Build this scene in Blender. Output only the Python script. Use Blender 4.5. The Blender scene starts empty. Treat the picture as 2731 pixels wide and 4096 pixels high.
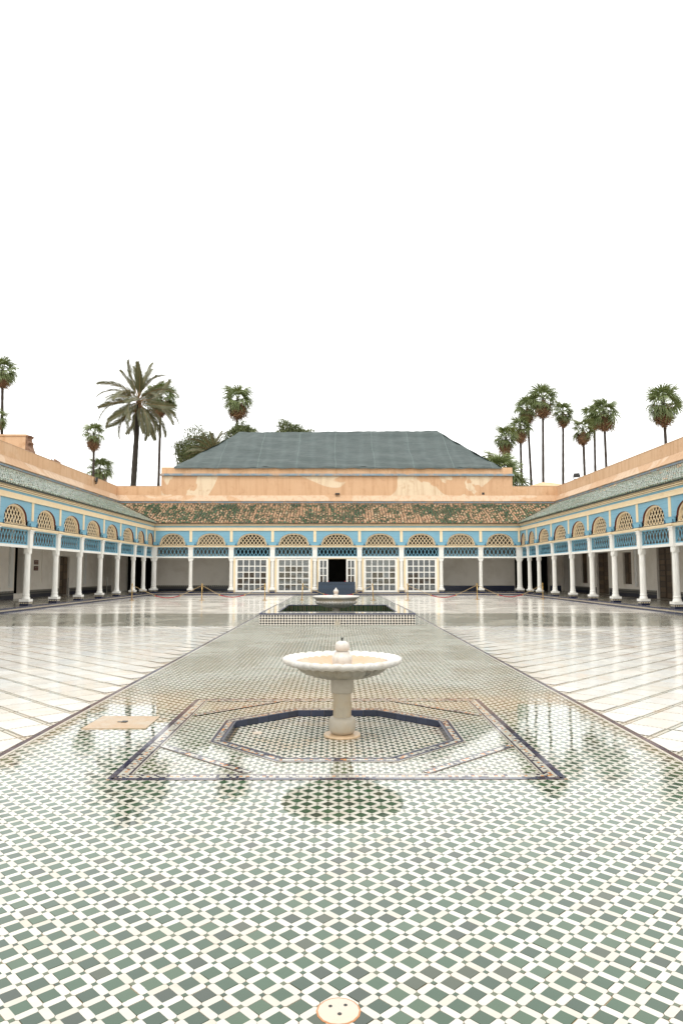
import bpy, math, random
import numpy as np
from mathutils import Vector, Matrix, Euler, noise

random.seed(7)
rng = np.random.default_rng(7)
R = math.radians
scene = bpy.context.scene
COL = scene.collection

# ------------------------------------------------------------------ camera
cam_d = bpy.data.cameras.new("camera")
cam = bpy.data.objects.new("camera", cam_d)
COL.objects.link(cam)
cam_d.sensor_fit = 'VERTICAL'
cam_d.sensor_height = 36.0
cam_d.lens = 36.0 * 2800.0 / 4096.0
cam_d.clip_start = 0.05
cam_d.clip_end = 3000
cam.location = (0, 0, 1.6)
cam.rotation_euler = (R(90 + 4.96), 0, R(-0.336))
scene.camera = cam

# ------------------------------------------------------------------ sky
SUN_EL, SUN_AZ = 58.0, 200.0
world = bpy.data.worlds.new("World")
scene.world = world
world.use_nodes = True
wn = world.node_tree
wn.nodes.clear()
w_out = wn.nodes.new("ShaderNodeOutputWorld")
sky = wn.nodes.new("ShaderNodeTexSky")
sky.sky_type = 'NISHITA'
sky.sun_disc = False
sky.sun_elevation = R(SUN_EL)
sky.sun_rotation = R(SUN_AZ)
sky.air_density = 1.5
sky.dust_density = 4.0
b_sky = wn.nodes.new("ShaderNodeBackground")
b_sky.inputs[1].default_value = 0.07
wn.links.new(sky.outputs[0], b_sky.inputs[0])
b_cloud = wn.nodes.new("ShaderNodeBackground")        # closed cloud cover, almost even
b_cloud.inputs[1].default_value = 0.98
cl_n = wn.nodes.new("ShaderNodeTexNoise")
cl_n.inputs['Scale'].default_value = 1.6
cl_n.inputs['Detail'].default_value = 4
cl_r = wn.nodes.new("ShaderNodeValToRGB")
cl_r.color_ramp.elements[0].color = (0.93, 0.94, 0.93, 1)
cl_r.color_ramp.elements[0].position = 0.3
cl_r.color_ramp.elements[1].color = (1.0, 0.995, 0.975, 1)
cl_r.color_ramp.elements[1].position = 0.7
wn.links.new(cl_n.outputs[0], cl_r.inputs[0])
wn.links.new(cl_r.outputs[0], b_cloud.inputs[0])
# cloud slightly brighter overhead than at the horizon
w_tc = wn.nodes.new("ShaderNodeTexCoord")
w_sp = wn.nodes.new("ShaderNodeSeparateXYZ")
wn.links.new(w_tc.outputs['Generated'], w_sp.inputs[0])
w_mx = wn.nodes.new("ShaderNodeMath"); w_mx.operation = 'MAXIMUM'; w_mx.inputs[1].default_value = 0.0
wn.links.new(w_sp.outputs[2], w_mx.inputs[0])
w_ma = wn.nodes.new("ShaderNodeMath"); w_ma.operation = 'MULTIPLY_ADD'
w_ma.inputs[1].default_value = .12; w_ma.inputs[2].default_value = 1.0
wn.links.new(w_mx.outputs[0], w_ma.inputs[0])
wn.links.new(w_ma.outputs[0], b_cloud.inputs[1])
mixw = wn.nodes.new("ShaderNodeMixShader")
mixw.inputs[0].default_value = 0.93
wn.links.new(b_sky.outputs[0], mixw.inputs[1])
wn.links.new(b_cloud.outputs[0], mixw.inputs[2])
wn.links.new(mixw.outputs[0], w_out.inputs[0])

sun_d = bpy.data.lights.new("sun", 'SUN')
sun_d.energy = 0.7
sun_d.angle = R(25)
sun_d.color = (1.0, 0.95, 0.88)
sun = bpy.data.objects.new("sun", sun_d)
COL.objects.link(sun)
az = R(SUN_AZ)
sdir = Vector((math.sin(az) * math.cos(R(SUN_EL)), math.cos(az) * math.cos(R(SUN_EL)), math.sin(R(SUN_EL))))
sun.rotation_euler = (-sdir).to_track_quat('-Z', 'Y').to_euler()

vs = scene.view_settings
vs.view_transform = 'Standard'
vs.look = 'None'
vs.exposure = 0.92
vs.gamma = 1.0
vs.use_curve_mapping = False
scene.cycles.max_bounces = 8
scene.cycles.diffuse_bounces = 4
scene.cycles.glossy_bounces = 4
scene.cycles.transparent_max_bounces = 12
scene.cycles.use_denoising = True
scene.cycles.use_adaptive_sampling = False
scene.cycles.sample_clamp_indirect = 3.0
scene.cycles.blur_glossy = 1.0

# ------------------------------------------------------------------ materials
class NT:
    """small helper round a material's node tree"""
    def __init__(self, name):
        self.m = bpy.data.materials.new(name)
        self.m.use_nodes = True
        self.t = self.m.node_tree
        self.t.nodes.clear()
        self.out = self.n("OutputMaterial")
        self.p = self.n("BsdfPrincipled")
        self.l(self.p.outputs[0], self.out.inputs[0])
    def n(self, kind, **kw):
        nd = self.t.nodes.new("ShaderNode" + kind)
        for k, v in kw.items():
            setattr(nd, k, v)
        return nd
    def l(self, a, b):
        self.t.links.new(a, b)
    def math(self, op, a, b=None, c=None):
        nd = self.n("Math", operation=op)
        for i, v in enumerate((a, b, c)):
            if v is None:
                continue
            if isinstance(v, (int, float)):
                nd.inputs[i].default_value = v
            else:
                self.l(v, nd.inputs[i])
        return nd.outputs[0]
    def coord(self, which='Object', scale=None):
        tc = self.n("TexCoord")
        o = tc.outputs[which]
        if scale:
            mp = self.n("Mapping")
            mp.inputs['Scale'].default_value = scale
            self.l(o, mp.inputs[0])
            o = mp.outputs[0]
        return o
    def pos(self):
        return self.n("NewGeometry").outputs['Position']
    def noise(self, vec, scale, detail=3, rough=0.5, dist=0.0):
        nd = self.n("TexNoise")
        nd.inputs['Scale'].default_value = scale
        nd.inputs['Detail'].default_value = detail
        nd.inputs['Roughness'].default_value = rough
        nd.inputs['Distortion'].default_value = dist
        if vec is not None:
            self.l(vec, nd.inputs['Vector'])
        return nd.outputs[0]
    def mix(self, f, a, b, blend='MIX'):
        nd = self.n("Mix", data_type='RGBA', blend_type=blend)
        for i, v in ((0, f), (6, a), (7, b)):
            if isinstance(v, (int, float)):
                nd.inputs[i].default_value = v
            elif isinstance(v, tuple):
                nd.inputs[i].default_value = (*v[:3], 1)
            else:
                self.l(v, nd.inputs[i])
        return nd.outputs[2]
    def ramp(self, f, stops, interp='LINEAR'):
        nd = self.n("ValToRGB")
        cr = nd.color_ramp
        cr.interpolation = interp
        while len(cr.elements) < len(stops):
            cr.elements.new(0.5)
        for e, (p, c) in zip(cr.elements, stops):
            e.position = p
            e.color = (*c[:3], 1) if isinstance(c, tuple) else (c, c, c, 1)
        self.l(f, nd.inputs[0])
        return nd.outputs[0]
    def rnd(self):
        """a random value per loose piece and per object"""
        a = self.n("NewGeometry").outputs['Random Per Island']
        b = self.n("ObjectInfo").outputs['Random']
        return self.math('FRACT', self.math('ADD', a, self.math('MULTIPLY', b, 7.31)))
    def bump(self, h, strength, dist, normal=None):
        nd = self.n("Bump")
        nd.inputs['Strength'].default_value = strength
        nd.inputs['Distance'].default_value = dist
        self.l(h, nd.inputs['Height'])
        if normal is not None:
            self.l(normal, nd.inputs['Normal'])
        return nd.outputs[0]
    def set(self, key, v):
        s = self.p.inputs[key]
        if isinstance(v, (int, float)):
            s.default_value = v
        elif isinstance(v, tuple):
            s.default_value = (*v[:3], 1)
        else:
            self.l(v, s)

def mul(c, k):
    return tuple(min(1, x * k) for x in c)

def simple(name, col, rough=0.6, var=0.12, scale=3.0, bump=0.0, bscale=30, bdist=0.005, rnd=0.0, metal=0.0, spec=0.5, dirt=None, dirt_amt=0.5, dirt_scale=1.2):
    t = NT(name)
    P = t.pos()
    n = t.noise(P, scale, 5, 0.6)
    c = t.mix(n, mul(col, 1 - var), mul(col, 1 + var))
    if rnd:
        r = t.rnd()
        k = t.math('ADD', t.math('MULTIPLY', r, 2 * rnd), 1 - rnd)
        hv = t.n("HueSaturation")
        t.l(k, hv.inputs['Value'])
        t.l(c, hv.inputs['Color'])
        c = hv.outputs[0]
    if dirt:
        d = t.noise(P, dirt_scale, 6, 0.65, 0.3)
        d = t.ramp(d, [(0.48, 0.0), (0.72, dirt_amt)])
        c = t.mix(d, c, dirt)
    t.set('Base Color', c)
    t.set('Roughness', rough)
    t.set('Metallic', metal)
    t.set('Specular IOR Level', spec)
    if bump:
        t.set('Normal', t.bump(t.noise(P, bscale, 4), bump, bdist))
    return t.m

def wet_normal(t, dist=0.0012, pooled=False):
    """thin film of rain water: long soft ripples"""
    P = t.pos()
    a = t.noise(P, 1.7, 2, 0.5)
    b = t.noise(P, 11.0, 3, 0.6)
    h = t.math('ADD', t.math('MULTIPLY', a, 1.0), t.math('MULTIPLY', b, 0.3))
    if pooled:      # still water stands near the sunken basin, further off the film is thin and uneven
        sp = t.n("SeparateXYZ")
        t.l(P, sp.inputs[0])
        m = t.n("MapRange", interpolation_type='SMOOTHSTEP')
        t.l(sp.outputs[1], m.inputs[0])
        for i, v in enumerate((7.5, 12.5, .22, 1.0)):
            m.inputs[i + 1].default_value = v
        nd = t.n("Bump")
        nd.inputs['Distance'].default_value = .0052
        t.l(m.outputs[0], nd.inputs['Strength'])
        t.l(h, nd.inputs['Height'])
        return nd.outputs[0]
    return t.bump(h, 1.0, dist)

def wet_rough(t, lo=0.02, hi=0.13, pooled=False):
    n = t.noise(t.pos(), 0.55, 4, 0.6, 0.4)
    a = t.ramp(n, [(0.45, lo), (0.7, hi)])
    if not pooled:
        return a
    b = t.ramp(n, [(0.4, .18), (0.65, .36)])
    sp = t.n("SeparateXYZ")
    t.l(t.pos(), sp.inputs[0])
    m = t.n("MapRange", interpolation_type='SMOOTHSTEP')
    t.l(sp.outputs[1], m.inputs[0])
    for i, v in enumerate((8.2, 11.5, 0.0, 1.0)):
        m.inputs[i + 1].default_value = v
    return t.mix(m.outputs[0], a, b)

def wet(name, stops, lo=0.02, hi=0.12, dist=0.0012, pooled=True, ior=1.55, stain=None, stain_amt=.35, grain=.1):
    t = NT(name)
    c = t.ramp(t.rnd(), stops, 'CONSTANT' if len(stops) > 3 else 'LINEAR')
    n = t.noise(t.pos(), 22, 4, .6)
    c = t.mix(t.math('MULTIPLY', n, grain * 2), c, (0, 0, 0), 'MIX') if grain else c
    if stain:
        d = t.ramp(t.noise(t.pos(), 1.9, 6, .7, .5), [(0.52, 0.0), (0.68, stain_amt)])
        c = t.mix(d, c, stain)
    t.set('Base Color', c)
    t.set('Roughness', wet_rough(t, lo, hi, pooled))
    t.set('IOR', ior)
    t.set('Normal', wet_normal(t, dist, pooled))
    return t.m

GREENS = [(0.0, (.026, .068, .034)), (.2, (.032, .080, .040)), (.38, (.022, .054, .030)), (.54, (.044, .090, .046)),
          (.70, (.028, .066, .034)), (.82, (.026, .044, .028)), (.88, (.052, .100, .056)), (.94, (.046, .062, .036))]
WHITES = [(0.0, (.48, .455, .385)), (1.0, (.585, .57, .505))]
RUST = (.33, .16, .06)

m_green = wet("green_glaze", GREENS)
m_white = wet("cream_glaze", WHITES, stain=RUST, stain_amt=.16)
m_node = wet("small_green_glaze", [(0, (.03, .07, .035)), (.3, (.06, .09, .045)), (.6, (.02, .045, .025)), (.8, (.09, .11, .06))])
m_bed = simple("tile_joint", (.30, .21, .12), .55, .3, 5)
m_purple = wet("aubergine_glaze", [(0, (.024, .024, .055)), (.35, (.042, .030, .052)), (.6, (.022, .028, .070)), (.8, (.07, .066, .10))], lo=.05)
m_mwhite = wet("band_white", WHITES)
m_morange = wet("band_orange", [(0, (.55, .20, .05)), (1, (.62, .30, .12))])
m_marble = wet("courtyard_marble", [(0, (.72, .68, .61)), (.15, (.76, .74, .69)), (.35, (.74, .69, .63)), (.5, (.78, .765, .72)),
                                    (.7, (.73, .72, .69)), (.85, (.75, .71, .65))], lo=.07, hi=.24, dist=.0040, pooled=False, stain=(.52, .38, .24), stain_amt=.2, ior=1.42)

def pattern_sheet(name, s, green, white, node, w=0.17, lo=.02, hi=.12, dist=.0014, joint=(.30, .2, .12), coat_dull=0):
    """diagonal green squares between white strips, computed in world metres"""
    t = NT(name)
    sp = t.n("SeparateXYZ")
    t.l(t.pos(), sp.inputs[0])
    x, y = sp.outputs[0], sp.outputs[1]
    k = 1 / (s * math.sqrt(2))
    u = t.math('MULTIPLY', t.math('ADD', x, y), k)
    v = t.math('MULTIPLY', t.math('SUBTRACT', y, x), k)
    def dist_edge(q):
        f = t.math('FRACT', q)
        return t.math('MINIMUM', f, t.math('SUBTRACT', 1.0, f))
    du, dv = dist_edge(u), dist_edge(v)
    mn, mx = t.math('MINIMUM', du, dv), t.math('MAXIMUM', du, dv)
    g = t.math('GREATER_THAN', mn, w)
    nd = t.math('LESS_THAN', mx, 0.09)
    wnz = t.n("TexWhiteNoise", noise_dimensions='2D')
    cb = t.n("CombineXYZ")
    t.l(t.math('FLOOR', u), cb.inputs[0])
    t.l(t.math('FLOOR', v), cb.inputs[1])
    t.l(cb.outputs[0], wnz.inputs['Vector'])
    gc = t.ramp(wnz.outputs[0], green, 'CONSTANT')
    wc = t.mix(t.noise(t.pos(), 1.3, 5, .6), white, mul(white, .8))
    c = t.mix(g, wc, gc)
    c = t.mix(nd, c, node)
    e = t.math('LESS_THAN', t.math('ABSOLUTE', t.math('SUBTRACT', mn, w)), .016)
    c = t.mix(t.math('MULTIPLY', e, .7), c, joint)
    t.set('Base Color', c)
    t.set('Roughness', wet_rough(t, lo, hi))
    t.set('IOR', 1.55)
    t.set('Normal', wet_normal(t, dist))
    return t.m

PITCH = 0.104
m_far_zellige = pattern_sheet("distant_zellige", PITCH, GREENS, (.60, .58, .51), (.08, .12, .08), lo=.12, hi=.26, dist=.005)
m_gallery_zellige = pattern_sheet("gallery_zellige", .075, [(0, (.05, .07, .05)), (.5, (.10, .09, .06)), (.8, (.04, .06, .05))], (.52, .47, .38), (.1, .09, .07),
                                  lo=.12, hi=.35, dist=.0005)
m_side_zellige = pattern_sheet("transverse_zellige", .10, [(0, (.03, .05, .03)), (.5, (.05, .06, .04)), (.8, (.02, .035, .025))], (.62, .59, .50), (.08, .09, .06), w=.17, dist=.004, lo=.10, hi=.22)

def marble_sheet():
    t = NT("distant_marble_paving")
    sp = t.n("SeparateXYZ")
    t.l(t.pos(), sp.inputs[0])
    x, y = sp.outputs[0], sp.outputs[1]
    u = t.math('MULTIPLY', t.math('ADD', x, y), 1 / .64)
    v = t.math('MULTIPLY', t.math('SUBTRACT', y, x), 1 / .62)
    fu, fv = t.math('FRACT', u), t.math('FRACT', v)
    line = t.math('MAXIMUM', t.math('LESS_THAN', fu, .05), t.math('LESS_THAN', fv, .12))
    wnz = t.n("TexWhiteNoise", noise_dimensions='2D')
    cb = t.n("CombineXYZ")
    t.l(t.math('FLOOR', u), cb.inputs[0])
    t.l(t.math('FLOOR', v), cb.inputs[1])
    t.l(cb.outputs[0], wnz.inputs['Vector'])
    c = t.ramp(wnz.outputs[0], [(0, (.76, .71, .63)), (.5, (.80, .76, .69)), (1, (.74, .70, .63))])
    c = t.mix(line, c, (.45, .41, .32))
    t.set('Base Color', c)
    t.set('Roughness', wet_rough(t, .10, .24))
    t.set('IOR', 1.55)
    P = t.pos()
    h = t.math('ADD', t.noise(P, 1.7, 2), t.math('MULTIPLY', t.noise(P, 9, 2), .25))
    h = t.math('ADD', h, t.math('MULTIPLY', t.noise(t.coord('Object', (.3, 2.6, 1)), 1.0, 3), .5))
    t.set('Normal', t.bump(h, 1, .0075))
    return t.m
m_marble_far = marble_sheet()
m_joint_mosaic = None

def band_mat(name, navy=(.012, .018, .055)):
    """navy glazed kerb with a strip of small cream studs, by height"""
    t = NT(name)
    tc = t.coord('Object')
    sp = t.n("SeparateXYZ")
    t.l(tc, sp.inputs[0])
    a = t.math('ADD', sp.outputs[0], sp.outputs[1])
    z = sp.outputs[2]
    inb = t.math('MULTIPLY', t.math('GREATER_THAN', z, .075), t.math('LESS_THAN', z, .128))
    st = t.math('GREATER_THAN', t.math('FRACT', t.math('MULTIPLY', a, 1 / .075)), .38)
    core = t.math('MULTIPLY', t.math('GREATER_THAN', z, .085), t.math('LESS_THAN', z, .118))
    rim = t.math('SUBTRACT', inb, core)
    msk = t.math('ADD', t.math('MULTIPLY', core, st), t.math('MULTIPLY', rim, .75))
    tile = t.math('FLOOR', t.math('MULTIPLY', a, 1 / .1))
    wnz = t.n("TexWhiteNoise", noise_dimensions='1D')
    t.l(tile, wnz.inputs['W'])
    base = t.mix(wnz.outputs[0], navy, (.03, .035, .075))
    c = t.mix(msk, base, (.55, .47, .32))
    t.set('Base Color', c)
    t.set('Roughness', .12)
    return t.m
m_kerb = band_mat("navy_kerb_glaze")

def pedestal_mat():
    t = NT("pedestal_glaze")
    sp = t.n("SeparateXYZ")
    t.l(t.coord('Object'), sp.inputs[0])
    a = t.math('ADD', sp.outputs[0], sp.outputs[1])
    z = sp.outputs[2]
    core = t.math('MULTIPLY', t.math('GREATER_THAN', z, .275), t.math('LESS_THAN', z, .325))
    st = t.math('GREATER_THAN', t.math('FRACT', t.math('MULTIPLY', a, 1 / .075)), .4)
    c = t.mix(t.math('MULTIPLY', core, st), (.010, .014, .04), (.62, .54, .38))
    t.set('Base Color', c)
    t.set('Roughness', .15)
    return t.m
m_ped = pedestal_mat()

def dado_mat(navy):
    t = NT("dado_zellige_navy" if navy else "dado_zellige")
    sp = t.n("SeparateXYZ")
    t.l(t.pos(), sp.inputs[0])
    a = t.math('ADD', sp.outputs[0], sp.outputs[1])
    z = sp.outputs[2]
    if navy:
        c = t.mix(t.noise(t.pos(), 2), (.012, .018, .045), (.025, .032, .07))
    else:
        st = t.math('GREATER_THAN', t.math('FRACT', t.math('MULTIPLY', a, 1 / .16)), .45)
        top = t.math('GREATER_THAN', z, .53)
        lines = t.math('GREATER_THAN', t.math('FRACT', t.math('MULTIPLY', z, 1 / .11)), .6)
        c = t.mix(lines, (.02, .022, .03), (.16, .15, .12))
        c = t.mix(t.math('LESS_THAN', z, .36), c, (.010, .013, .03))
        c2 = t.mix(st, (.02, .02, .03), (.30, .28, .22))
        c = t.mix(top, c, c2)
    t.set('Base Color', c)
    t.set('Roughness', .3)
    return t.m
m_dado = dado_mat(False)
m_dado_navy = dado_mat(True)

m_whitepaint = simple("white_paint", (.74, .73, .69), .45, .04, 2, .25, 25, .003, dirt=(.62, .55, .44), dirt_amt=.25, dirt_scale=2.5)
m_cream = simple("cream_paint", (.76, .62, .41), .5, .07, 1.5, .25, 20, .003, dirt=(.62, .42, .22), dirt_amt=.3, dirt_scale=2.2)
m_maroon = simple("maroon_paint", (.11, .022, .012), .45, .2, 4)
m_darkline = simple("dark_moulding_line", (.05, .035, .02), .6, .2, 4)
def blue_planks():
    t = NT("blue_plank_paint")
    sp = t.n("SeparateXYZ")
    t.l(t.pos(), sp.inputs[0])
    P = t.pos()
    n = t.noise(P, 1.4, 5, .6)
    c = t.mix(n, (.14, .31, .415), (.20, .40, .505))
    gap = t.math('LESS_THAN', t.math('FRACT', t.math('MULTIPLY', sp.outputs[2], 1 / .2)), .05)
    brk = t.math('GREATER_THAN', t.noise(P, 1.1, 2), .45)
    c = t.mix(t.math('MULTIPLY', t.math('MULTIPLY', gap, brk), .55), c, (.03, .11, .2))
    t.set('Base Color', c)
    t.set('Roughness', .5)
    t.set('Normal', t.bump(t.noise(t.coord('Object', (1, 1, 12)), 6, 4), .3, .004))
    return t.m
m_blue = blue_planks()
m_bluetrim = simple("blue_trim_paint", (.16, .36, .47), .45, .14, 3, .2)
m_bluedark = simple("dark_teal_paint", (.035, .12, .19), .45, .2, 3)

def plaster(name, a, b, pale, stain, pale_amt, seed=0.0):
    t = NT(name)
    P = t.pos()
    mp = t.n("Mapping")
    mp.inputs['Location'].default_value = (seed, seed * 2.1, 0)
    t.l(P, mp.inputs[0])
    V = mp.outputs[0]
    n = t.noise(V, .8, 7, .62)
    c = t.mix(n, a, b)
    pm = t.noise(V, .17, 3, .5, 1.2)
    pm = t.ramp(pm, [(.50, 0.0), (.512, pale_amt)])
    c = t.mix(pm, c, pale)
    # rain streaks
    mp2 = t.n("Mapping")
    mp2.inputs['Scale'].default_value = (3.0, 3.0, .22)
    t.l(V, mp2.inputs[0])
    st = t.ramp(t.noise(mp2.outputs[0], 1.2, 6, .7), [(.48, 0.0), (.72, .6)])
    c = t.mix(st, c, stain)
    sp = t.ramp(t.noise(V, 1.9, 9, .75, .6), [(.55, 0.0), (.68, .6)])
    c = t.mix(sp, c, stain)
    t.set('Base Color', c)
    t.set('Roughness', .85)
    h = t.math('ADD', t.noise(V, 3, 5), t.math('MULTIPLY', t.noise(V, 30, 4), .3))
    t.set('Normal', t.bump(h, .5, .02))
    return t.m
m_peach = plaster("peach_plaster", (.56, .34, .185), (.66, .43, .26), (.70, .52, .36), (.42, .22, .10), .2)
m_hall = plaster("patched_peach_plaster", (.56, .34, .19), (.64, .42, .26), (.72, .60, .43), (.44, .24, .12), .85, 3.0)
m_ledge = plaster("pale_ledge_plaster", (.47, .29, .165), (.56, .38, .24), (.64, .51, .38), (.34, .19, .10), .5, 9.0)
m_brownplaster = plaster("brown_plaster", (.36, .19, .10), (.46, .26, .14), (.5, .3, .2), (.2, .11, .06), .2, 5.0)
m_blueline = simple("weathered_blue_line", (.20, .27, .32), .7, .35, 2.6, dirt=(.5, .33, .2), dirt_amt=1.0, dirt_scale=1.7)
m_whitewash = simple("gallery_whitewash", (.80, .745, .66), .8, .07, .7, .4, 12, .01, dirt=(.52, .45, .36), dirt_amt=.4, dirt_scale=.8)
m_shadeplaster = simple("shade_tinted_plaster", (.26, .22, .18), .85, .15, 1.2)  # darker beige stands in for the shade high on the gallery walls
m_ceiling = simple("gallery_ceiling", (.060, .042, .028), .8, .2, 2)
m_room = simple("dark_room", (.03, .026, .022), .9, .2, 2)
m_wood = simple("dark_carved_wood", (.060, .037, .020), .5, .45, 3, .6, 14, .01, rnd=.35)
m_woodlight = simple("worn_wood", (.095, .062, .036), .5, .4, 4, .6, 14, .01, rnd=.4)
m_slate = simple("navy_board_paint", (.020, .036, .062), .28, .25, 3, .3, 18, .004, rnd=.15)
m_gold = simple("brass", (.55, .36, .13), .28, .2, 20, metal=1.0)
m_goldcord = simple("gold_cord", (.45, .32, .16), .6, .2, 30)
m_red = simple("red_velvet", (.28, .008, .016), .75, .2, 12)
m_steel = simple("brushed_steel", (.45, .44, .42), .35, .1, 20, metal=.9)
m_black = simple("black_housing", (.02, .02, .02), .5, .2, 8)
m_lens = simple("lamp_glass", (.35, .36, .36), .15, .1, 8)
m_ground = simple("sandy_ground", (.30, .22, .15), .95, .25, .2, .6, 3, .05)
m_sign = simple("maroon_plaque", (.09, .014, .012), .4, .15, 10)
m_signtext = simple("plaque_lettering", (.5, .38, .25), .5, .1, 10)
m_shade = simple("lampshade_cloth", (.55, .47, .36), .8, .1, 6)

def tarp():
    t = NT("faded_green_tarpaulin")
    P = t.pos()
    c = t.mix(t.noise(P, .5, 6, .65), (.020, .036, .034), (.045, .064, .059))
    w = t.n("TexWave", wave_type='BANDS', bands_direction='X')
    w.inputs['Scale'].default_value = .24
    w.inputs['Distortion'].default_value = 2.5
    w.inputs['Detail'].default_value = 3
    t.l(P, w.inputs[0])
    c = t.mix(t.math('MULTIPLY', t.ramp(w.outputs[0], [(.55, 0.0), (1.0, .16)]), 1.0), c, (.10, .135, .13))
    mp = t.n("Mapping")
    mp.inputs['Scale'].default_value = (.35, .35, 7)
    t.l(P, mp.inputs[0])
    c = t.mix(t.ramp(t.noise(mp.outputs[0], 1.5, 6, .7), [(.5, 0.0), (.8, .45)]), c, (.11, .15, .14))
    c = t.mix(t.ramp(t.noise(P, 6, 6, .8), [(.6, 0.0), (.75, .5)]), c, (.05, .085, .085))
    sx = t.n("SeparateXYZ")
    t.l(P, sx.inputs[0])
    seam = t.math('LESS_THAN', t.math('FRACT', t.math('ADD', t.math('MULTIPLY', sx.outputs[0], 1 / 3.1), t.math('MULTIPLY', t.noise(P, .3, 2), .12))), .022)
    c = t.mix(t.math('MULTIPLY', seam, .55), c, (.10, .14, .13))
    blot = t.ramp(t.noise(P, .9, 5, .7, 1.0), [(.5, 0.0), (.66, .45)])
    c = t.mix(blot, c, (.022, .040, .040))
    t.set('Base Color', c)
    t.set('Roughness', .55)
    h = t.math('ADD', t.noise(P, 1.2, 6, .6, .5), t.math('MULTIPLY', t.noise(mp.outputs[0], 2.0, 5), .6))
    t.set('Normal', t.bump(h, .8, .08))
    return t.m
m_tarp = tarp()

def roof_mat(name, bare):
    t = NT(name)
    P = t.pos()
    r = t.rnd()
    g0 = 1 if bare < 1.3 else 2.4
    sc = lambda c_: c_ if g0 == 1 else (.075 + c_[0] * 1.3, .075 + c_[1] * .75, .055 + c_[2] * .85)
    g = t.ramp(r, [(p_, sc(c_)) for p_, c_ in [(0, (.020, .085, .045)), (.25, (.03, .12, .07)), (.45, (.012, .055, .035)), (.6, (.05, .15, .09)), (.75, (.02, .07, .055)), (.9, (.06, .10, .05))]], 'CONSTANT')
    mpp = t.n("Mapping")
    mpp.inputs['Scale'].default_value = (2.6, .55, .55) if bare < 1.3 else (.5, .5, .5)
    t.l(P, mpp.inputs[0])
    patch = t.math('ADD', t.math('MULTIPLY', t.noise(mpp.outputs[0], 1.0, 3, .6, .3), .5), t.math('MULTIPLY', t.noise(P, .3, 3, .6, .6), .5))
    r2 = t.math('FRACT', t.math('MULTIPLY', r, 13.7))
    wear = t.math('ADD', t.math('MULTIPLY', patch, 1.7), t.math('MULTIPLY', r2, .38))
    isbare = t.math('GREATER_THAN', wear, bare)
    edge = t.ramp(t.noise(P, 14, 4, .7), [(.55, 0.0), (.62, .7)])
    terr = t.ramp(t.math('FRACT', t.math('MULTIPLY', r, 5.3)), [(0, (.30, .17, .095)), (.4, (.46, .30, .18)), (.7, (.38, .22, .12)), (1, (.56, .42, .28))])
    c = t.mix(t.math('MAXIMUM', isbare, t.math('MULTIPLY', edge, .6)), g, terr)
    t.set('Base Color', c)
    rg = t.mix(isbare, (.12, .12, .12), (.75, .75, .75))
    t.set('Roughness', rg)
    t.set('Normal', t.bump(t.noise(P, 18, 4), .5, .01))
    return t.m
m_roof_far = roof_mat("worn_green_roof_tile", 1.06)
m_roof_side = roof_mat("green_roof_tile", 1.34)
m_mortar = simple("roof_mortar", (.17, .105, .065), .8, .35, 3, .6, 12, .02, dirt=(.05, .09, .05), dirt_amt=.7, dirt_scale=2.2)
m_mortar_side = simple("roof_channel", (.035, .045, .035), .5, .35, 3, .6, 12, .02)

def glass():
    t = NT("window_glass")
    t.t.nodes.remove(t.p)
    tr = t.n("BsdfTransparent")
    tr.inputs[0].default_value = (.80, .84, .83, 1)
    gl = t.n("BsdfGlossy")
    gl.inputs['Roughness'].default_value = .03
    fr = t.n("Fresnel")
    fr.inputs[0].default_value = 1.5
    ms = t.n("MixShader")
    k = t.math('ADD', fr.outputs[0], .05)
    t.l(k, ms.inputs[0])
    t.l(tr.outputs[0], ms.inputs[1])
    t.l(gl.outputs[0], ms.inputs[2])
    t.l(ms.outputs[0], t.out.inputs[0])
    return t.m
m_glass = glass()

def stone(name, a, b, vein, warm, warm_amt, rough=.35, grey_amt=.4):
    t = NT(name)
    P = t.coord('Object')
    n = t.noise(P, 5, 8, .65, .4)
    c = t.mix(n, a, b)
    gr = t.ramp(t.noise(P, 3.2, 6, .7, .8), [(.45, 0.0), (.7, .35)])
    c = t.mix(gr, c, mul(vein, 1.6))
    v = t.ramp(t.noise(P, 7, 9, .75, 1.2), [(.5, 0.0), (.66, grey_amt)])
    c = t.mix(v, c, vein)
    wv = t.ramp(t.noise(P, 2.6, 5, .6), [(.42, 0.0), (.62, warm_amt)])
    c = t.mix(wv, c, warm)
    sp = t.ramp(t.noise(P, 45, 3, .7), [(.66, 0.0), (.74, .5)])
    c = t.mix(sp, c, vein)
    t.set('Base Color', c)
    t.set('Roughness', rough)
    t.set('Normal', t.bump(t.noise(P, 26, 5, .7), .45, .004))
    return t.m
m_bowl = stone("white_marble", (.55, .54, .505), (.65, .64, .61), (.24, .235, .22), (.46, .39, .30), .5, .35, .5)
m_bowl_in = stone("stained_bowl_marble", (.48, .31, .19), (.55, .40, .28), (.36, .22, .13), (.48, .29, .16), .7, .3, .3)
m_bowl_under = stone("mottled_grey_marble", (.27, .255, .21), (.40, .375, .32), (.10, .10, .09), (.34, .29, .20), .5, .5, .95)  # darker, strongly mottled grey version for the bowl's underside
m_shaft = stone("stained_marble_shaft", (.36, .31, .225), (.46, .405, .31), (.26, .21, .15), (.46, .33, .18), .7, .45, .35)
m_basestone = stone("limestone_base", (.36, .325, .26), (.46, .42, .35), (.27, .24, .19), (.45, .35, .22), .5, .45, .4)
m_plate = stone("tan_stone", (.50, .36, .22), (.60, .46, .30), (.3, .2, .12), (.62, .42, .24), .5, .3, .4)
m_slab = stone("worn_beige_marble", (.36, .28, .19), (.50, .43, .33), (.30, .18, .09), (.42, .27, .14), .8, .25, .5)
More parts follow.
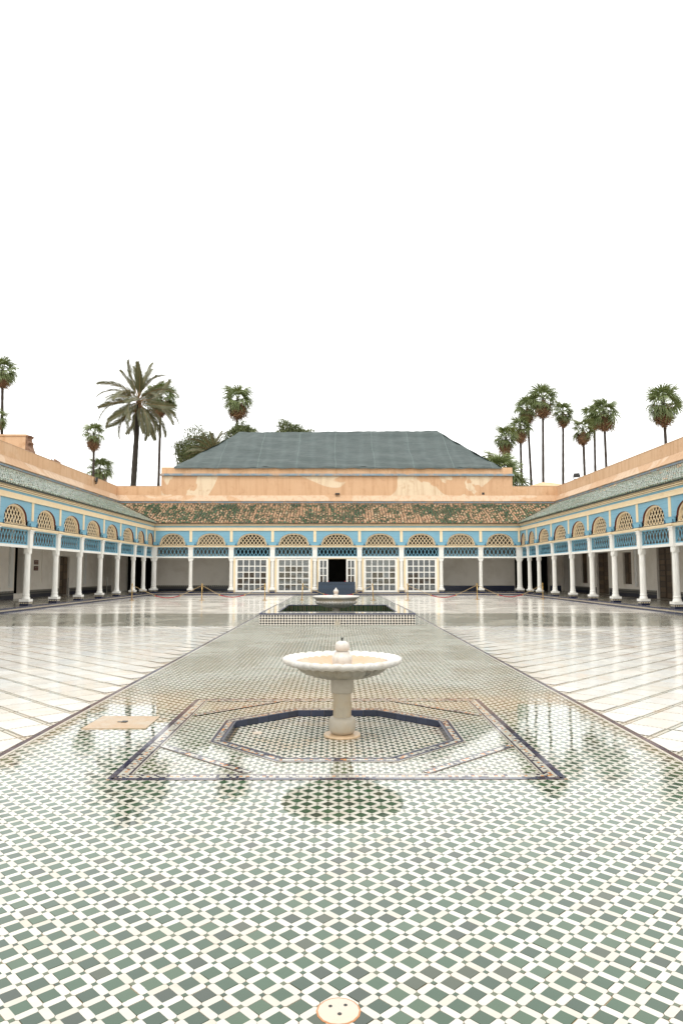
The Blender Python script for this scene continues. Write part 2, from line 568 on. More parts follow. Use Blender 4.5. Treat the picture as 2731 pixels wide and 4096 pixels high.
m_drain = stone("drain_marble", (.42, .37, .31), (.48, .44, .38), (.5, .35, .2), (.7, .5, .34), .4, .2, .3)
m_rustring = simple("rusty_joint", (.42, .18, .07), .6, .3, 8)
m_poolblack = wet("black_glaze", [(0, (.010, .011, .010)), (.8, (.020, .016, .014)), (.9, (.015, .02, .03)), (1, (.012, .014, .012))], grain=0)
m_poolwhite = wet("pool_cream_glaze", [(0, (.72, .64, .54)), (1, (.80, .74, .65))])
m_poolnavy = wet("navy_rim_glaze", [(0, (.012, .018, .06)), (1, (.02, .028, .09))])
m_poolwall = pattern_sheet("pool_wall_tiles", .12, [(0, (.010, .030, .016)), (.5, (.016, .042, .022)), (.8, (.02, .03, .02))], (.05, .075, .045), (.03, .05, .03), w=.06)
m_water = NT("pool_water")
m_water.set('Base Color', (.008, .020, .012))
m_water.set('Roughness', .03)
m_water.set('Normal', m_water.bump(m_water.noise(m_water.pos(), 6, 2), 1, .002))
m_water = m_water.m

def leafmat(name, a, b, rough=.45):
    t = NT(name)
    r = t.rnd()
    c = t.mix(r, a, b)
    c = t.mix(t.noise(t.pos(), .8, 3), c, mul(a, .7))
    t.set('Base Color', c)
    t.set('Roughness', rough)
    tr = t.n("BsdfTranslucent")
    t.l(c, tr.inputs[0])
    ms = t.n("MixShader")
    ms.inputs[0].default_value = .25
    t.l(t.p.outputs[0], ms.inputs[1])
    t.l(tr.outputs[0], ms.inputs[2])
    t.l(ms.outputs[0], t.out.inputs[0])
    return t.m
m_fan = leafmat("fan_palm_leaf", (.15, .20, .07), (.26, .31, .13))
m_fanyoung = leafmat("fan_palm_leaf_yellowish", (.17, .22, .06), (.24, .26, .09))
m_dead = leafmat("dead_palm_leaf", (.36, .21, .11), (.16, .10, .06), .8)
m_date = leafmat("date_palm_leaf", (.14, .15, .075), (.24, .24, .13), .4)
m_rachis = simple("palm_leaf_stalk", (.26, .17, .07), .6, .2, 5)
m_leafy = leafmat("broad_leaf", (.10, .13, .045), (.21, .24, .095))
m_trunk = simple("palm_bark", (.045, .034, .026), .9, .5, 2.5, .8, 9, .05)
m_trunk_date = simple("date_palm_bark", (.032, .027, .020), .9, .5, 2.5, .8, 9, .05)
m_bark = simple("tree_bark", (.07, .055, .04), .9, .4, 3)
m_rubble = simple("broken_masonry", (.24, .14, .09), .95, .6, 3, 1.0, 5, .15)

# ------------------------------------------------------------------ mesh helpers
def np_mesh(name, verts, faces_by_n, mat, smooth=False):
    """verts (V,3); faces_by_n: list of (F,k) index arrays"""
    me = bpy.data.meshes.new(name)
    verts = np.asarray(verts, dtype=np.float32)
    me.vertices.add(len(verts))
    me.vertices.foreach_set("co", verts.ravel())
    loops = np.concatenate([f.ravel() for f in faces_by_n]).astype(np.int32)
    tot = np.concatenate([np.full(len(f), f.shape[1]) for f in faces_by_n]).astype(np.int32)
    start = np.concatenate([[0], np.cumsum(tot)[:-1]]).astype(np.int32)
    me.loops.add(len(loops))
    me.loops.foreach_set("vertex_index", loops)
    me.polygons.add(len(tot))
    me.polygons.foreach_set("loop_start", start)
    me.polygons.foreach_set("use_smooth", np.full(len(tot), smooth, dtype=bool))
    me.update(calc_edges=True)
    if mat:
        me.materials.append(mat)
    return me

def link(name, me, parent=None, loc=None, rot=None, **props):
    o = bpy.data.objects.new(name, me)
    COL.objects.link(o)
    if parent is not None:
        o.parent = parent
    if loc is not None:
        o.location = loc
    if rot is not None:
        o.rotation_euler = rot
    for k, v in props.items():
        o[k] = v
    return o

class MB:
    def __init__(self):
        self.v, self.f = [], []
    def add(self, vs_, fs):
        k = len(self.v)
        self.v += [tuple(p) for p in vs_]
        self.f += [tuple(i + k for i in f) for f in fs]
        return self
    def box(self, x0, x1, y0, y1, z0, z1):
        return self.add([(x0, y0, z0), (x1, y0, z0), (x1, y1, z0), (x0, y1, z0), (x0, y0, z1), (x1, y0, z1), (x1, y1, z1), (x0, y1, z1)],
                        [(0, 3, 2, 1), (4, 5, 6, 7), (0, 1, 5, 4), (1, 2, 6, 5), (2, 3, 7, 6), (3, 0, 4, 7)])
    def prism_xz(self, poly, y0, y1):
        n = len(poly)
        return self.add([(x, y0, z) for x, z in poly] + [(x, y1, z) for x, z in poly],
                        [tuple(range(n)), tuple(range(2 * n - 1, n - 1, -1))] + [(i, n + i, n + (i + 1) % n, (i + 1) % n) for i in range(n)])
    def prism_xy(self, poly, z0, z1):
        n = len(poly)
        return self.add([(x, y, z0) for x, y in poly] + [(x, y, z1) for x, y in poly],
                        [tuple(range(n - 1, -1, -1)), tuple(range(n, 2 * n))] + [(i, (i + 1) % n, n + (i + 1) % n, n + i) for i in range(n)])
    def lathe(self, prof, n=24, cx=0, cy=0, mod=None, caps=True):
        k = len(self.v)
        for (r, z) in prof:
            for i in range(n):
                th = 2 * math.pi * i / n
                rr, zz = (r, z) if mod is None else mod(r, z, th)
                self.v.append((cx + rr * math.cos(th), cy + rr * math.sin(th), zz))
        for j in range(len(prof) - 1):
            for i in range(n):
                a, b = k + j * n + i, k + j * n + (i + 1) % n
                self.f.append((a, b, b + n, a + n))
        if caps:
            self.f.append(tuple(k + (n - 1 - i) for i in range(n)))
            self.f.append(tuple(k + (len(prof) - 1) * n + i for i in range(n)))
        return self
    def tube(self, pts, rad, n=8):
        k = len(self.v)
        P = [Vector(p) for p in pts]
        for i, p in enumerate(P):
            d = (P[min(i + 1, len(P) - 1)] - P[max(i - 1, 0)]).normalized()
            u = d.cross(Vector((0, 0, 1)))
            if u.length < 1e-3:
                u = Vector((1, 0, 0))
            u.normalize()
            w = d.cross(u)
            r = rad[i] if isinstance(rad, (list, tuple)) else rad
            for j in range(n):
                th = 2 * math.pi * j / n
                self.v.append(tuple(p + u * (r * math.cos(th)) + w * (r * math.sin(th))))
        for i in range(len(P) - 1):
            for j in range(n):
                a, b = k + i * n + j, k + i * n + (j + 1) % n
                self.f.append((a, b, b + n, a + n))
        self.f.append(tuple(k + j for j in range(n)))
        self.f.append(tuple(k + (len(P) - 1) * n + j for j in range(n - 1, -1, -1)))
        return self
    def mesh(self, name, mat, smooth=False):
        me = bpy.data.meshes.new(name)
        me.from_pydata(self.v, [], self.f)
        if smooth:
            me.polygons.foreach_set("use_smooth", [True] * len(me.polygons))
            if smooth == 'auto':
                me.set_sharp_from_angle(angle=R(40))
        me.materials.append(mat)
        me.update()
        return me
    def build(self, name, mat, parent=None, smooth=False, **kw):
        return link(name, self.mesh(name, mat, smooth), parent, **kw)

def thing(name, loc, label, cat, group=None, rz=0.0):
    e = link(name, None, None, loc, (0, 0, rz))
    e.empty_display_size = .2
    tag(e, label, cat, group)
    return e

def tag(o, label=None, cat=None, group=None, kind=None):
    if label: o['label'] = label
    if cat: o['category'] = cat
    if group: o['group'] = group
    if kind: o['kind'] = kind
    return o

def structure(o):
    o['kind'] = 'structure'
    return o

# prisms from many equal polygons: P (N,k,2) -> arrays with top and optional sides
def prism_arrays(P, z0, z1, sides=True):
    N, k, _ = P.shape
    top = np.concatenate([P, np.full((N, k, 1), z1)], 2)
    if not sides:
        v = top.reshape(-1, 3)
        f = np.arange(N * k).reshape(N, k)
        return v, [f]
    bot = np.concatenate([P, np.full((N, k, 1), z0)], 2)
    v = np.concatenate([top, bot], 1).reshape(-1, 3)
    base = (np.arange(N) * 2 * k)[:, None]
    f = base + np.arange(k)[None, :]
    q = []
    for i in range(k):
        j = (i + 1) % k
        q.append(np.concatenate([base + i, base + k + i, base + k + j, base + j], 1))
    return v, [f, np.concatenate(q, 0)]

def merge_arrays(lst):
    V, groups, off = [], {}, 0
    for v, fs in lst:
        V.append(v)
        for f in fs:
            if len(f):
                groups.setdefault(f.shape[1], []).append(f + off)
        off += len(v)
    return np.concatenate(V), [np.concatenate(g) for g in groups.values()]

def clip_poly(poly, hps):
    """convex polygon against half planes (nx, ny, d): keep nx*x+ny*y <= d"""
    for nx, ny, d in hps:
        out = []
        for i in range(len(poly)):
            a, b = poly[i], poly[(i + 1) % len(poly)]
            sa, sb = nx * a[0] + ny * a[1] - d, nx * b[0] + ny * b[1] - d
            if sa <= 0:
                out.append(a)
            if sa * sb < 0:
                t_ = sa / (sa - sb)
                out.append((a[0] + (b[0] - a[0]) * t_, a[1] + (b[1] - a[1]) * t_))
        poly = out
        if len(poly) < 3:
            return []
    return poly

def in_poly(px, py, poly):
    """vectorised point in polygon"""
    inside = np.zeros(px.shape, bool)
    n = len(poly)
    for i in range(n):
        x1, y1 = poly[i]
        x2, y2 = poly[(i + 1) % n]
        c = ((y1 > py) != (y2 > py))
        with np.errstate(divide='ignore', invalid='ignore'):
            xi = (x2 - x1) * (py - y1) / (y2 - y1 if y2 != y1 else 1e-9) + x1
        inside ^= c & (px < xi)
    return inside

# ------------------------------------------------------------------ ground and paving
ground = structure(MB().add([(-1500, -1500, -.5), (1500, -1500, -.5), (1500, 1500, -.5), (-1500, 1500, -.5)], [(0, 1, 2, 3)]).build("ground", m_ground))

PATH_X = 2.90
SQ = (-1.79, 1.79, 5.58, 9.08)                       # inlaid square round the near fountain
PIT = [(-.46, 6.22), (.46, 6.22), (1.09, 6.86), (1.09, 7.73), (.455, 8.32), (-.455, 8.32), (-1.09, 7.73), (-1.09, 6.86)]
PIT_Z = -.062
POOL = (-2.4, 2.4, 21.78, 28.3)
FX, FY = .05, 7.33
MAN = [(-2.62, 7.36), (-1.965, 7.37), (-1.97, 7.97), (-2.61, 7.99)]
DRAIN = (.005, 2.712, .076)

def inset(poly, d):
    cx = sum(p[0] for p in poly) / len(poly); cy = sum(p[1] for p in poly) / len(poly)
    out = []
    n = len(poly)
    # offset each edge outwards by d and intersect
    L = []
    for i in range(n):
        a, b = poly[i], poly[(i + 1) % n]
        ex, ey = b[0] - a[0], b[1] - a[1]
        l = math.hypot(ex, ey)
        nx, ny = ey / l, -ex / l
        if nx * (a[0] - cx) + ny * (a[1] - cy) < 0:
            nx, ny = -nx, -ny
        L.append((nx, ny, nx * a[0] + ny * a[1] + d))
    for i in range(n):
        a, b = L[i - 1], L[i]
        det = a[0] * b[1] - a[1] * b[0]
        out.append(((a[2] * b[1] - b[2] * a[1]) / det, (a[0] * b[2] - b[0] * a[2]) / det))
    return out
def hp_of(poly):
    cx = sum(p[0] for p in poly) / len(poly); cy = sum(p[1] for p in poly) / len(poly)
    out = []
    for i in range(len(poly)):
        a, b = poly[i], poly[(i + 1) % len(poly)]
        ex, ey = b[0] - a[0], b[1] - a[1]
        l = math.hypot(ex, ey)
        nx, ny = ey / l, -ex / l
        if nx * (a[0] - cx) + ny * (a[1] - cy) < 0:
            nx, ny = -nx, -ny
        out.append((nx, ny, nx * a[0] + ny * a[1]))
    return out

# the beds: four sheets round the pit, so that nothing covers it
def rects_mesh(rects, z, th=.12):
    b = MB()
    for x0, x1, y0, y1 in rects:
        b.box(x0, x1, y0, y1, z - th, z)
    return b
path = structure(rects_mesh([(-3.0, 3.0, -4, 5.7), (-3.0, 3.0, 8.9, 21.9), (-3.0, -1.3, 5.7, 8.9), (1.3, 3.0, 5.7, 8.9)], -.0035).build("tiled_path", m_bed))
far_path = structure(MB().box(-2.903, 2.903, 21.9, 50.43, -.1, 0).build("tiled_path", m_far_zellige))
# ring round the pit
ringb = MB()
outer = [(-1.3, 5.7), (1.3, 5.7), (1.3, 8.9), (-1.3, 8.9)]
oc = [(-.46, 5.7), (.46, 5.7), (1.3, 6.86), (1.3, 7.73), (.455, 8.9), (-.455, 8.9), (-1.3, 7.73), (-1.3, 6.86)]
for i in range(8):
    j = (i + 1) % 8
    ringb.prism_xy([PIT[i], oc[i], oc[j], PIT[j]], -.1235, -.0035)
for tri in ([oc[1], (1.3, 5.7), oc[2]], [oc[3], (1.3, 8.9), oc[4]], [oc[5], (-1.3, 8.9), oc[6]], [oc[7], (-1.3, 5.7), oc[0]]):
    ringb.prism_xy(tri, -.1235, -.0035)
ringb.build("bed", m_bed, path)

def lattice_tiles(s, x0, x1, y0, y1, g=0.0012, w=.34, node=.10, ph=(0, 0)):
    """centres and template polygons of the diagonal pattern: green squares, white strips, small node squares"""
    q = s * math.sqrt(2) / 2
    i0, i1 = int(math.floor(x0 / q)) - 2, int(math.ceil(x1 / q)) + 2
    j0, j1 = int(math.floor(y0 / q)) - 2, int(math.ceil(y1 / q)) + 2
    I, J = np.meshgrid(np.arange(i0, i1), np.arange(j0, j1))
    C = np.stack([I.ravel() * q + ph[0], J.ravel() * q + ph[1]], 1)
    par = (I.ravel() + J.ravel()) % 2
    nodes, greens = C[par == 0], C[par == 1]
    e = 1 / math.sqrt(2)
    U, V = np.array([e, e]), np.array([-e, e])
    h = s * (1 - w) / 2 - g
    sq = np.array([U * a + V * b for a, b in ((-h, -h), (h, -h), (h, h), (-h, h))])
    nr = node * s - g * .6
    nsq = np.array([U * a + V * b for a, b in ((-nr, -nr), (nr, -nr), (nr, nr), (-nr, nr))])
    hw, r = s * w / 2 - g * .3, node * s + g * .6
    st = [(r, -r + g), (hw + g, -hw + .0), (s - hw - g, -hw), (s - r, -r + g), (s - r, r - g), (s - hw - g, hw), (hw + g, hw), (r, r - g)]
    s1 = np.array([U * a + V * b for a, b in st])
    s2 = np.array([V * a - U * b for a, b in st])
    return greens, sq, nodes, nsq, s1, s2

def keep_mask(C, tpl, regions_out, pad_polys):
    return

def place(C, tpl, rot=.014, off=.0009):
    """hand-laid: every piece a little turned and shifted"""
    a = rng.normal(0, rot, len(C))
    c, s = np.cos(a)[:, None], np.sin(a)[:, None]
    x = tpl[None, :, 0] * c - tpl[None, :, 1] * s
    y = tpl[None, :, 0] * s + tpl[None, :, 1] * c
    return np.stack([x, y], 2) + (C + rng.normal(0, off, C.shape))[:, None, :]

greens, sq, nodes, nsq, s1, s2 = lattice_tiles(PITCH, -3.1, 3.1, -3.9, 21.95, ph=(.01, .02))
def filter_tiles(P, allow_clip=True):
    """drops what the inlay, manhole, drain and borders cover; returns whole tiles and clipped polygons"""
    c = P.mean(1)
    ok = (c[:, 1] > -3.85) & (P[:, :, 1].max(1) < 21.9)
    inside_sq = (c[:, 0] > SQ[0] + .03) & (c[:, 0] < SQ[1] - .03) & (c[:, 1] > SQ[2] + .03) & (c[:, 1] < SQ[3] - .03)
    ok &= ~inside_sq
    ok &= ~in_poly(c[:, 0], c[:, 1], inset(MAN, -.01))
    ok &= np.hypot(c[:, 0] - DRAIN[0], c[:, 1] - DRAIN[1]) > DRAIN[2] - .012
    P = P[ok]
    mx = np.abs(P[:, :, 0]).max(1)
    mn = np.abs(P[:, :, 0]).min(1)
    whole = P[mx <= PATH_X]
    part = P[(mx > PATH_X) & (mn < PATH_X)]
    clipped = []
    for p in part:
        q = clip_poly([tuple(a) for a in p], [(1, 0, PATH_X), (-1, 0, PATH_X)])
        if len(q) >= 3:
            clipped.append(q)
    return whole, clipped

def lay(P, mat, piece_name, rest_name, parent, n_single, extra=None, z1=0.0, th=.004, sides_to=9.5, tpl=None, view=True):
    """nearest visible pieces as objects of their own (shared mesh), the rest joined"""
    c = P.mean(1)
    d = np.hypot(c[:, 0], c[:, 1])
    vis = (c[:, 1] > 2.62) & (np.abs(c[:, 0]) < c[:, 1] * .5 + .05) if view else np.ones(len(P), bool)
    order = np.argsort(np.where(vis, d, 1e6))[:n_single]
    single = np.zeros(len(P), bool)
    single[order] = True
    single &= vis
    me = None
    for k in np.where(single)[0]:
        if me is None:
            T = P[k] - c[k]
            v, f = prism_arrays(T[None], z1 - th, z1, True)
            me = np_mesh(piece_name, v, f, mat)
        link(piece_name, me, parent, (c[k][0], c[k][1], 0), (R(rng.normal(0, .12)), R(rng.normal(0, .12)), rng.normal(0, .01)))
    rest = P[~single]
    near = rest[rest[:, 0, 1] < sides_to]
    far = rest[rest[:, 0, 1] >= sides_to]
    parts = []
    if len(near): parts.append(prism_arrays(near, z1 - th, z1, True))
    if len(far): parts.append(prism_arrays(far, z1 - th, z1, False))
    for q in (extra or []):
        parts.append(prism_arrays(np.array(q)[None], z1 - th, z1, False))
    v, f = merge_arrays(parts)
    o = link(rest_name, np_mesh(rest_name, v, f, mat), parent)
    o['kind'] = 'stuff'
    return o

gP, gC = filter_tiles(place(greens, sq))
lay(gP, m_green, "green_tile", "green_tile_field", path, 300, gC)
w1, c1 = filter_tiles(place(nodes, s1))
w2, c2 = filter_tiles(place(nodes, s2))
lay(w1, m_white, "white_tile", "white_tile_field", path, 150, c1)
lay(w2, m_white, "white_tile", "white_tile_field", path, 150, c2)
nP, nC = filter_tiles(place(nodes, nsq))
o = link("small_tile_field", np_mesh("small_tile_field", *prism_arrays(nP, -.004, 0.0, False), m_node), path); o['kind'] = 'stuff'

# borders of the path: white strip and aubergine tiles
for sx in (-1, 1):
    b = MB()
    x0, x1 = sorted((sx * 2.905, sx * 2.932))
    b.box(x0, x1, -3.9, 21.9, -.1, .003)
    b.box(x0, x1, 21.902, 50.4, -.1, .0035)
    b.build("white_border", m_mwhite, path)
    L = .098
    ys = np.arange(-3.9, 50.35, L + .003)
    me = MB().box(-.027, .027, 0, L, -.004, .0).mesh("border_tile", m_purple)
    rest = []
    cnt = 0
    for y in ys:
        z = .0025 + random.uniform(-.0006, .0006)
        if y > 5.7 and cnt < 150:
            link("border_tile", me, path, (sx * 2.964, float(y), z))
            cnt += 1
        else:
            rest.append((float(y), z))
    b = MB()
    for y, z in rest:
        b.box(sx * 2.964 - .027, sx * 2.964 + .027, y, y + L, z - .02, z)
    b.build("border_tile_row", m_purple, path, kind='stuff')

# the inlaid square with its octagon
surround = structure(MB().box(SQ[0] + .02, SQ[1] - .02, SQ[2] + .02, SQ[2] + .05, -.1, -.0032).build("basin_surround", m_bed))
S2 = .080
g2, sq2, n2, nsq2, t1, t2 = lattice_tiles(S2, SQ[0], SQ[1], SQ[2], SQ[3], g=.001, ph=(.0, .01))
def filt2(P):
    ok = (P[:, :, 0].min(1) > SQ[0] + .03) & (P[:, :, 0].max(1) < SQ[1] - .03) & (P[:, :, 1].min(1) > SQ[2] + .03) & (P[:, :, 1].max(1) < SQ[3] - .03)
    for k in range(P.shape[1]):
        ok &= ~in_poly(P[:, k, 0], P[:, k, 1], inset(PIT, .006))
    return P[ok]
m_green2 = wet("olive_glaze", [(0, (.045, .075, .030)), (.3, (.07, .10, .045)), (.6, (.035, .055, .025)), (.8, (.13, .14, .09)), (.92, (.10, .08, .04))])
lay(filt2(place(g2, sq2)), m_green2, "green_tile", "green_tile_field", surround, 200, sides_to=8)
wa = filt2(place(n2, t1)); wb = filt2(place(n2, t2))
lay(np.concatenate([wa, wb]), m_white, "white_tile_unused", "white_tile_field", surround, 0, sides_to=8)
o = link("small_tile_field", np_mesh("small_tile_field", *prism_arrays(filt2(place(n2, nsq2)), -.004, 0, False), m_node), surround); o['kind'] = 'stuff'

band_sets = {'w': [], 'o': [], 'p': [], 'bed': []}
def band(p, q, rows, size, cols, z=.004, side=1, solid=False, mitre0=0.0, mitre1=0.0):
    """rows of little square tiles along p->q, on the left of the direction if side=1"""
    p, q = np.array(p, float), np.array(q, float)
    d = q - p
    L = np.hypot(*d); d /= L
    n = np.array([-d[1], d[0]]) * side
    W = rows * size
    band_sets['bed'].append(([tuple(p), tuple(q), tuple(q + n * W - d * mitre1), tuple(p + n * W + d * mitre0)], z - .0015))
    k = max(1, int(L / size))
    ln = L / k
    g = .0012
    for r in range(rows):
        for i in range(k):
            a0, a1 = i * ln + g, (i + 1) * ln - g
            lo0 = mitre0 * (r + .5) / rows; hi0 = L - mitre1 * (r + .5) / rows
            if a1 < lo0 or a0 > hi0: continue
            a0, a1 = max(a0, lo0), min(a1, hi0)
            poly = [p + d * a + n * b for a, b in ((a0, r * size + g), (a1, r * size + g), (a1, (r + 1) * size - g), (a0, (r + 1) * size - g))]
            c = cols(r, i)
            band_sets[c].append((np.array(poly), z))
def multi(r, i):
    if r % 2 == 0:
        return 'p' if random.random() < .22 else 'w'
    return 'o' if (i % 7 in (2, 4)) and random.random() < .75 else ('p' if (i % 3 == 0 and random.random() < .8) else 'w')
def multi2(r, i):
    u = random.random()
    return 'o' if u < .16 else ('p' if u < .42 else 'w')
purp = lambda r, i: 'p'
wht = lambda r, i: 'w'
def ring_bands(poly, specs, z):
    """specs: (rows, size, cols) from the outside of poly inwards/outwards in the order given"""
    n = len(poly)
    off = 0.0
    for rows, size, cols in specs:
        P0 = inset(poly, off)
        P1 = inset(poly, off + rows * size * (1 if specs_dir > 0 else -1))
        for i in range(n):
            a, b = P0[i], P0[(i + 1) % n]
            a1, b1 = P1[i], P1[(i + 1) % n]
            L = math.hypot(b[0] - a[0], b[1] - a[1])
            dx, dy = (b[0] - a[0]) / L, (b[1] - a[1]) / L
            m0 = (a1[0] - a[0]) * dx + (a1[1] - a[1]) * dy
            m1 = (b[0] - b1[0]) * dx + (b[1] - b1[1]) * dy
            # left of the direction is the inside for a counterclockwise outline
            side = 1 if specs_dir < 0 else -1
            if m0 >= 0:
                band(a, b, rows, size, cols, z, side, mitre0=m0, mitre1=m1)
            else:
                # growing outwards: run the band on the outer line
                band(a1, b1, rows, size, cols, z, -side, mitre0=-m0, mitre1=-m1)
        off += rows * size * (1 if specs_dir > 0 else -1)
sqp = [(SQ[0], SQ[2]), (SQ[1], SQ[2]), (SQ[1], SQ[3]), (SQ[0], SQ[3])]
specs_dir = -1
ring_bands(sqp, [(1, .056, purp), (3, .026, multi), (1, .020, purp), (1, .014, wht)], .004)
specs_dir = 1
ring_bands(PIT, [(1, .034, purp), (2, .026, multi2), (1, .030, purp), (1, .014, wht)], .0045)
# diagonal bands that cut the corners
for sx in (-1, 1):
    for (a, b) in (((1.64, 6.62), (.74, 5.74)), ((1.64, 8.07), (.76, 8.92))):
        pa, pb = (sx * a[0], a[1]), (sx * b[0], b[1])
        cxy = np.array([0, 7.33])
        d = np.array(pb) - np.array(pa)
        side = 1 if (-d[1] * (cxy[0] - pa[0]) + d[0] * (cxy[1] - pa[1])) > 0 else -1
        q = 0
        nrm = np.array([-d[1], d[0]]) / np.hypot(*d) * side
        for rows, size, cols in ((1, .014, purp), (2, .026, multi2), (1, .020, purp)):
            band(np.array(pa) + nrm * q, np.array(pb) + nrm * q, rows, size, cols, .0065, side)
            q += rows * size
for key, mat in (('w', m_mwhite), ('o', m_morange), ('p', m_purple)):
    parts = []
    for P, z in band_sets[key]:
        parts.append(prism_arrays(P[None], z - .003, z, False))
    v, f = merge_arrays(parts)
    nm = {'w': 'white_band', 'o': 'orange_band', 'p': 'aubergine_band'}[key]
    link(nm, np_mesh(nm, v, f, mat), surround, kind='stuff')
b = MB()
for poly, z in band_sets['bed']:
    if (poly[1][0] - poly[0][0]) * (poly[2][1] - poly[1][1]) - (poly[1][1] - poly[0][1]) * (poly[2][0] - poly[1][0]) < 0:
        poly = poly[::-1]
    b.add([(x, y, z) for x, y in poly], [(0, 1, 2, 3)])
b.build("band_joint", m_bed, surround, kind='stuff')

# sunken octagonal basin
basin = structure(MB().prism_xy(inset(PIT, .03), -.3, PIT_Z - .003).build("sunken_basin", m_bed))
g3, sq3, n3, nsq3, u1, u2 = lattice_tiles(S2, -1.2, 1.2, 6.1, 8.5, g=.001, ph=(.02, .03))
def filt3(P):
    ok = np.ones(len(P), bool)
    for k in range(P.shape[1]):
        ok &= in_poly(P[:, k, 0], P[:, k, 1], inset(PIT, .02))
    return P[ok]
m_green3 = wet("dark_olive_glaze", [(0, (.040, .065, .030)), (.3, (.06, .085, .045)), (.6, (.03, .045, .025)), (.8, (.10, .11, .07)), (.92, (.10, .07, .04))])
m_white3 = wet("stained_cream_glaze", [(0, (.66, .60, .50)), (1, (.78, .74, .66))], stain=(.55, .33, .16), stain_amt=.5)
for arr, mat, nm in ((filt3(place(g3, sq3)), m_green3, "green_tile_field"), (np.concatenate([filt3(place(n3, u1)), filt3(place(n3, u2))]), m_white3, "white_tile_field"),
                     (filt3(place(n3, nsq3)), m_node, "small_tile_field")):
    o = link(nm, np_mesh(nm, *prism_arrays(arr, PIT_Z - .004, PIT_Z, False), mat), basin); o['kind'] = 'stuff'
m_basinnavy = simple("basin_navy_tile", (.016, .022, .045), .25, .3, 8, rnd=.3)
# upright navy tiles of the basin's wall
for i in range(8):
    a, c = PIT[i], PIT[(i + 1) % 8]
    L = math.hypot(c[0] - a[0], c[1] - a[1])
    n = max(1, round(L / .15))
    ang = math.atan2(c[1] - a[1], c[0] - a[0])
    ln = L / n
    me = MB().box(.0015, ln - .0015, -.018, .004, PIT_Z - .01, .0055).mesh("wall_tile", m_basinnavy)
    for k in range(n):
        t_ = k / n
        link("wall_tile", me, basin, (a[0] + (c[0] - a[0]) * t_, a[1] + (c[1] - a[1]) * t_, random.uniform(-.001, .001)), (0, 0, ang))

# marble manhole slab, drain stone
mh = MB().prism_xy(MAN, -.05, .010).build("manhole_slab", m_slab)
tag(mh, "worn beige marble access slab with a broken iron ring, set in the green tiles left of the near fountain", "slab")
ir = MB()
ir.box(-2.30, -2.245, 7.64, 7.70, .008, .018).box(-2.345, -2.30, 7.655, 7.68, .008, .014)
ir.build("iron_ring", m_black, mh)
dr = MB().lathe([(DRAIN[2], -.03), (DRAIN[2], .003), (DRAIN[2] - .004, .004)], 16, DRAIN[0], DRAIN[1]).build("floor_drain", m_drain)
tag(dr, "round white marble drain stone with three small holes, foremost in the tiled path", "drain")
MB().lathe([(DRAIN[2] + .006, -.03), (DRAIN[2] + .006, .0012)], 16, DRAIN[0], DRAIN[1]).build("joint_ring", m_rustring, dr)
for hx, hy, hr in ((-.03, .024, .007), (.026, .03, .007), (.004, -.022, .008)):
    MB().lathe([(hr, .002), (hr, .0052)], 10, DRAIN[0] + hx, DRAIN[1] + hy).build("hole", m_black, dr)
pd = MB().lathe([(.052, PIT_Z - .02), (.052, PIT_Z + .004)], 16, -.83, 7.46).build("basin_drain", m_drain)
tag(pd, "small pale oval drain stone on the floor of the sunken octagonal basin", "drain")

# marble floors either side: slabs at 45 degrees with studded joints
def marble_side(sx):
    x0, x1 = (3.0, 13.2) if sx > 0 else (-13.2, -3.0)
    fl = structure(MB().box(x0, x1, -4, 21.3, -.1, -.004).build("marble_floor", m_jointmosaic))
    structure(MB().box(x0, x1, 21.3, 27.9, -.1, .0).build("zellige_strip", m_side_zellige))
    structure(MB().box(x0, x1, 27.9, 50.43, -.1, .0).build("marble_floor", m_marble_far))
    pu, pv = .64 / math.sqrt(2), .62 / math.sqrt(2)
    gu, gv = .034, .078
    e = 1 / math.sqrt(2)
    U = np.array([e * sx, e]); V = np.array([-e * sx, e])     # mirrored left and right
    hu, hv = (pu - gu) / 2, (pv - gv) / 2
    tpl = np.array([U * a + V * b for a, b in ((-hu, -hv), (hu, -hv), (hu, hv), (-hu, hv))])
    if sx < 0: tpl = tpl[::-1]
    C = []
    off = np.array([sx * 3.085, 7.014])
    for i in range(-40, 60):
        for j in range(-60, 60):
            c = off + U * (pu * (i + .5)) + V * (pv * (j + .5))
            # keep: rows of joints follow v
            if abs(c[0]) > 2.9 and abs(c[0]) < 13.4 and -3.8 < c[1] < 21.5:
                C.append(c)
    C = np.array(C)
    P = place(C, tpl, .002, .001)
    xs = P[:, :, 0] * sx
    whole = (xs.min(1) > 3.004) & (xs.max(1) < 13.15) & (P[:, :, 1].max(1) < 21.29)
    d = np.hypot(C[:, 0], C[:, 1])
    vis = whole & (C[:, 1] > 5.9) & (np.abs(C[:, 0]) < C[:, 1] * .5)
    # apparent size falls with the square of depth
    order = [k for k in np.argsort(d) if vis[k]][:300]
    me = np_mesh("marble_slab", *prism_arrays(tpl[None], -.02, 0, True), m_marble)
    single = set(order)
    for k in order:
        link("marble_slab", me, fl, (C[k][0], C[k][1], random.uniform(-.0004, .0006)), (R(random.gauss(0, .05)), R(random.gauss(0, .05)), 0))
    rest = [k for k in range(len(C)) if whole[k] and k not in single]
    v, f = prism_arrays(P[rest], -.01, 0, False)
    # small individual tilt
    v = v.reshape(len(rest), 4, 3)
    v[:, :, 2] += rng.normal(0, .00035, (len(rest), 4))
    parts = [(v.reshape(-1, 3), f)]
    for k in range(len(C)):
        if not whole[k]:
            hp = [(sx, 0, 13.16), (-sx, 0, -3.004), (0, 1, 21.29)]
            q = clip_poly([tuple(a) for a in P[k]], hp)
            if len(q) >= 3:
                parts.append(prism_arrays(np.array(q)[None], -.01, 0, False))
    v, f = merge_arrays(parts)
    link("marble_slab_field", np_mesh("marble_slab_field", v, f, m_marble), fl, kind='stuff')

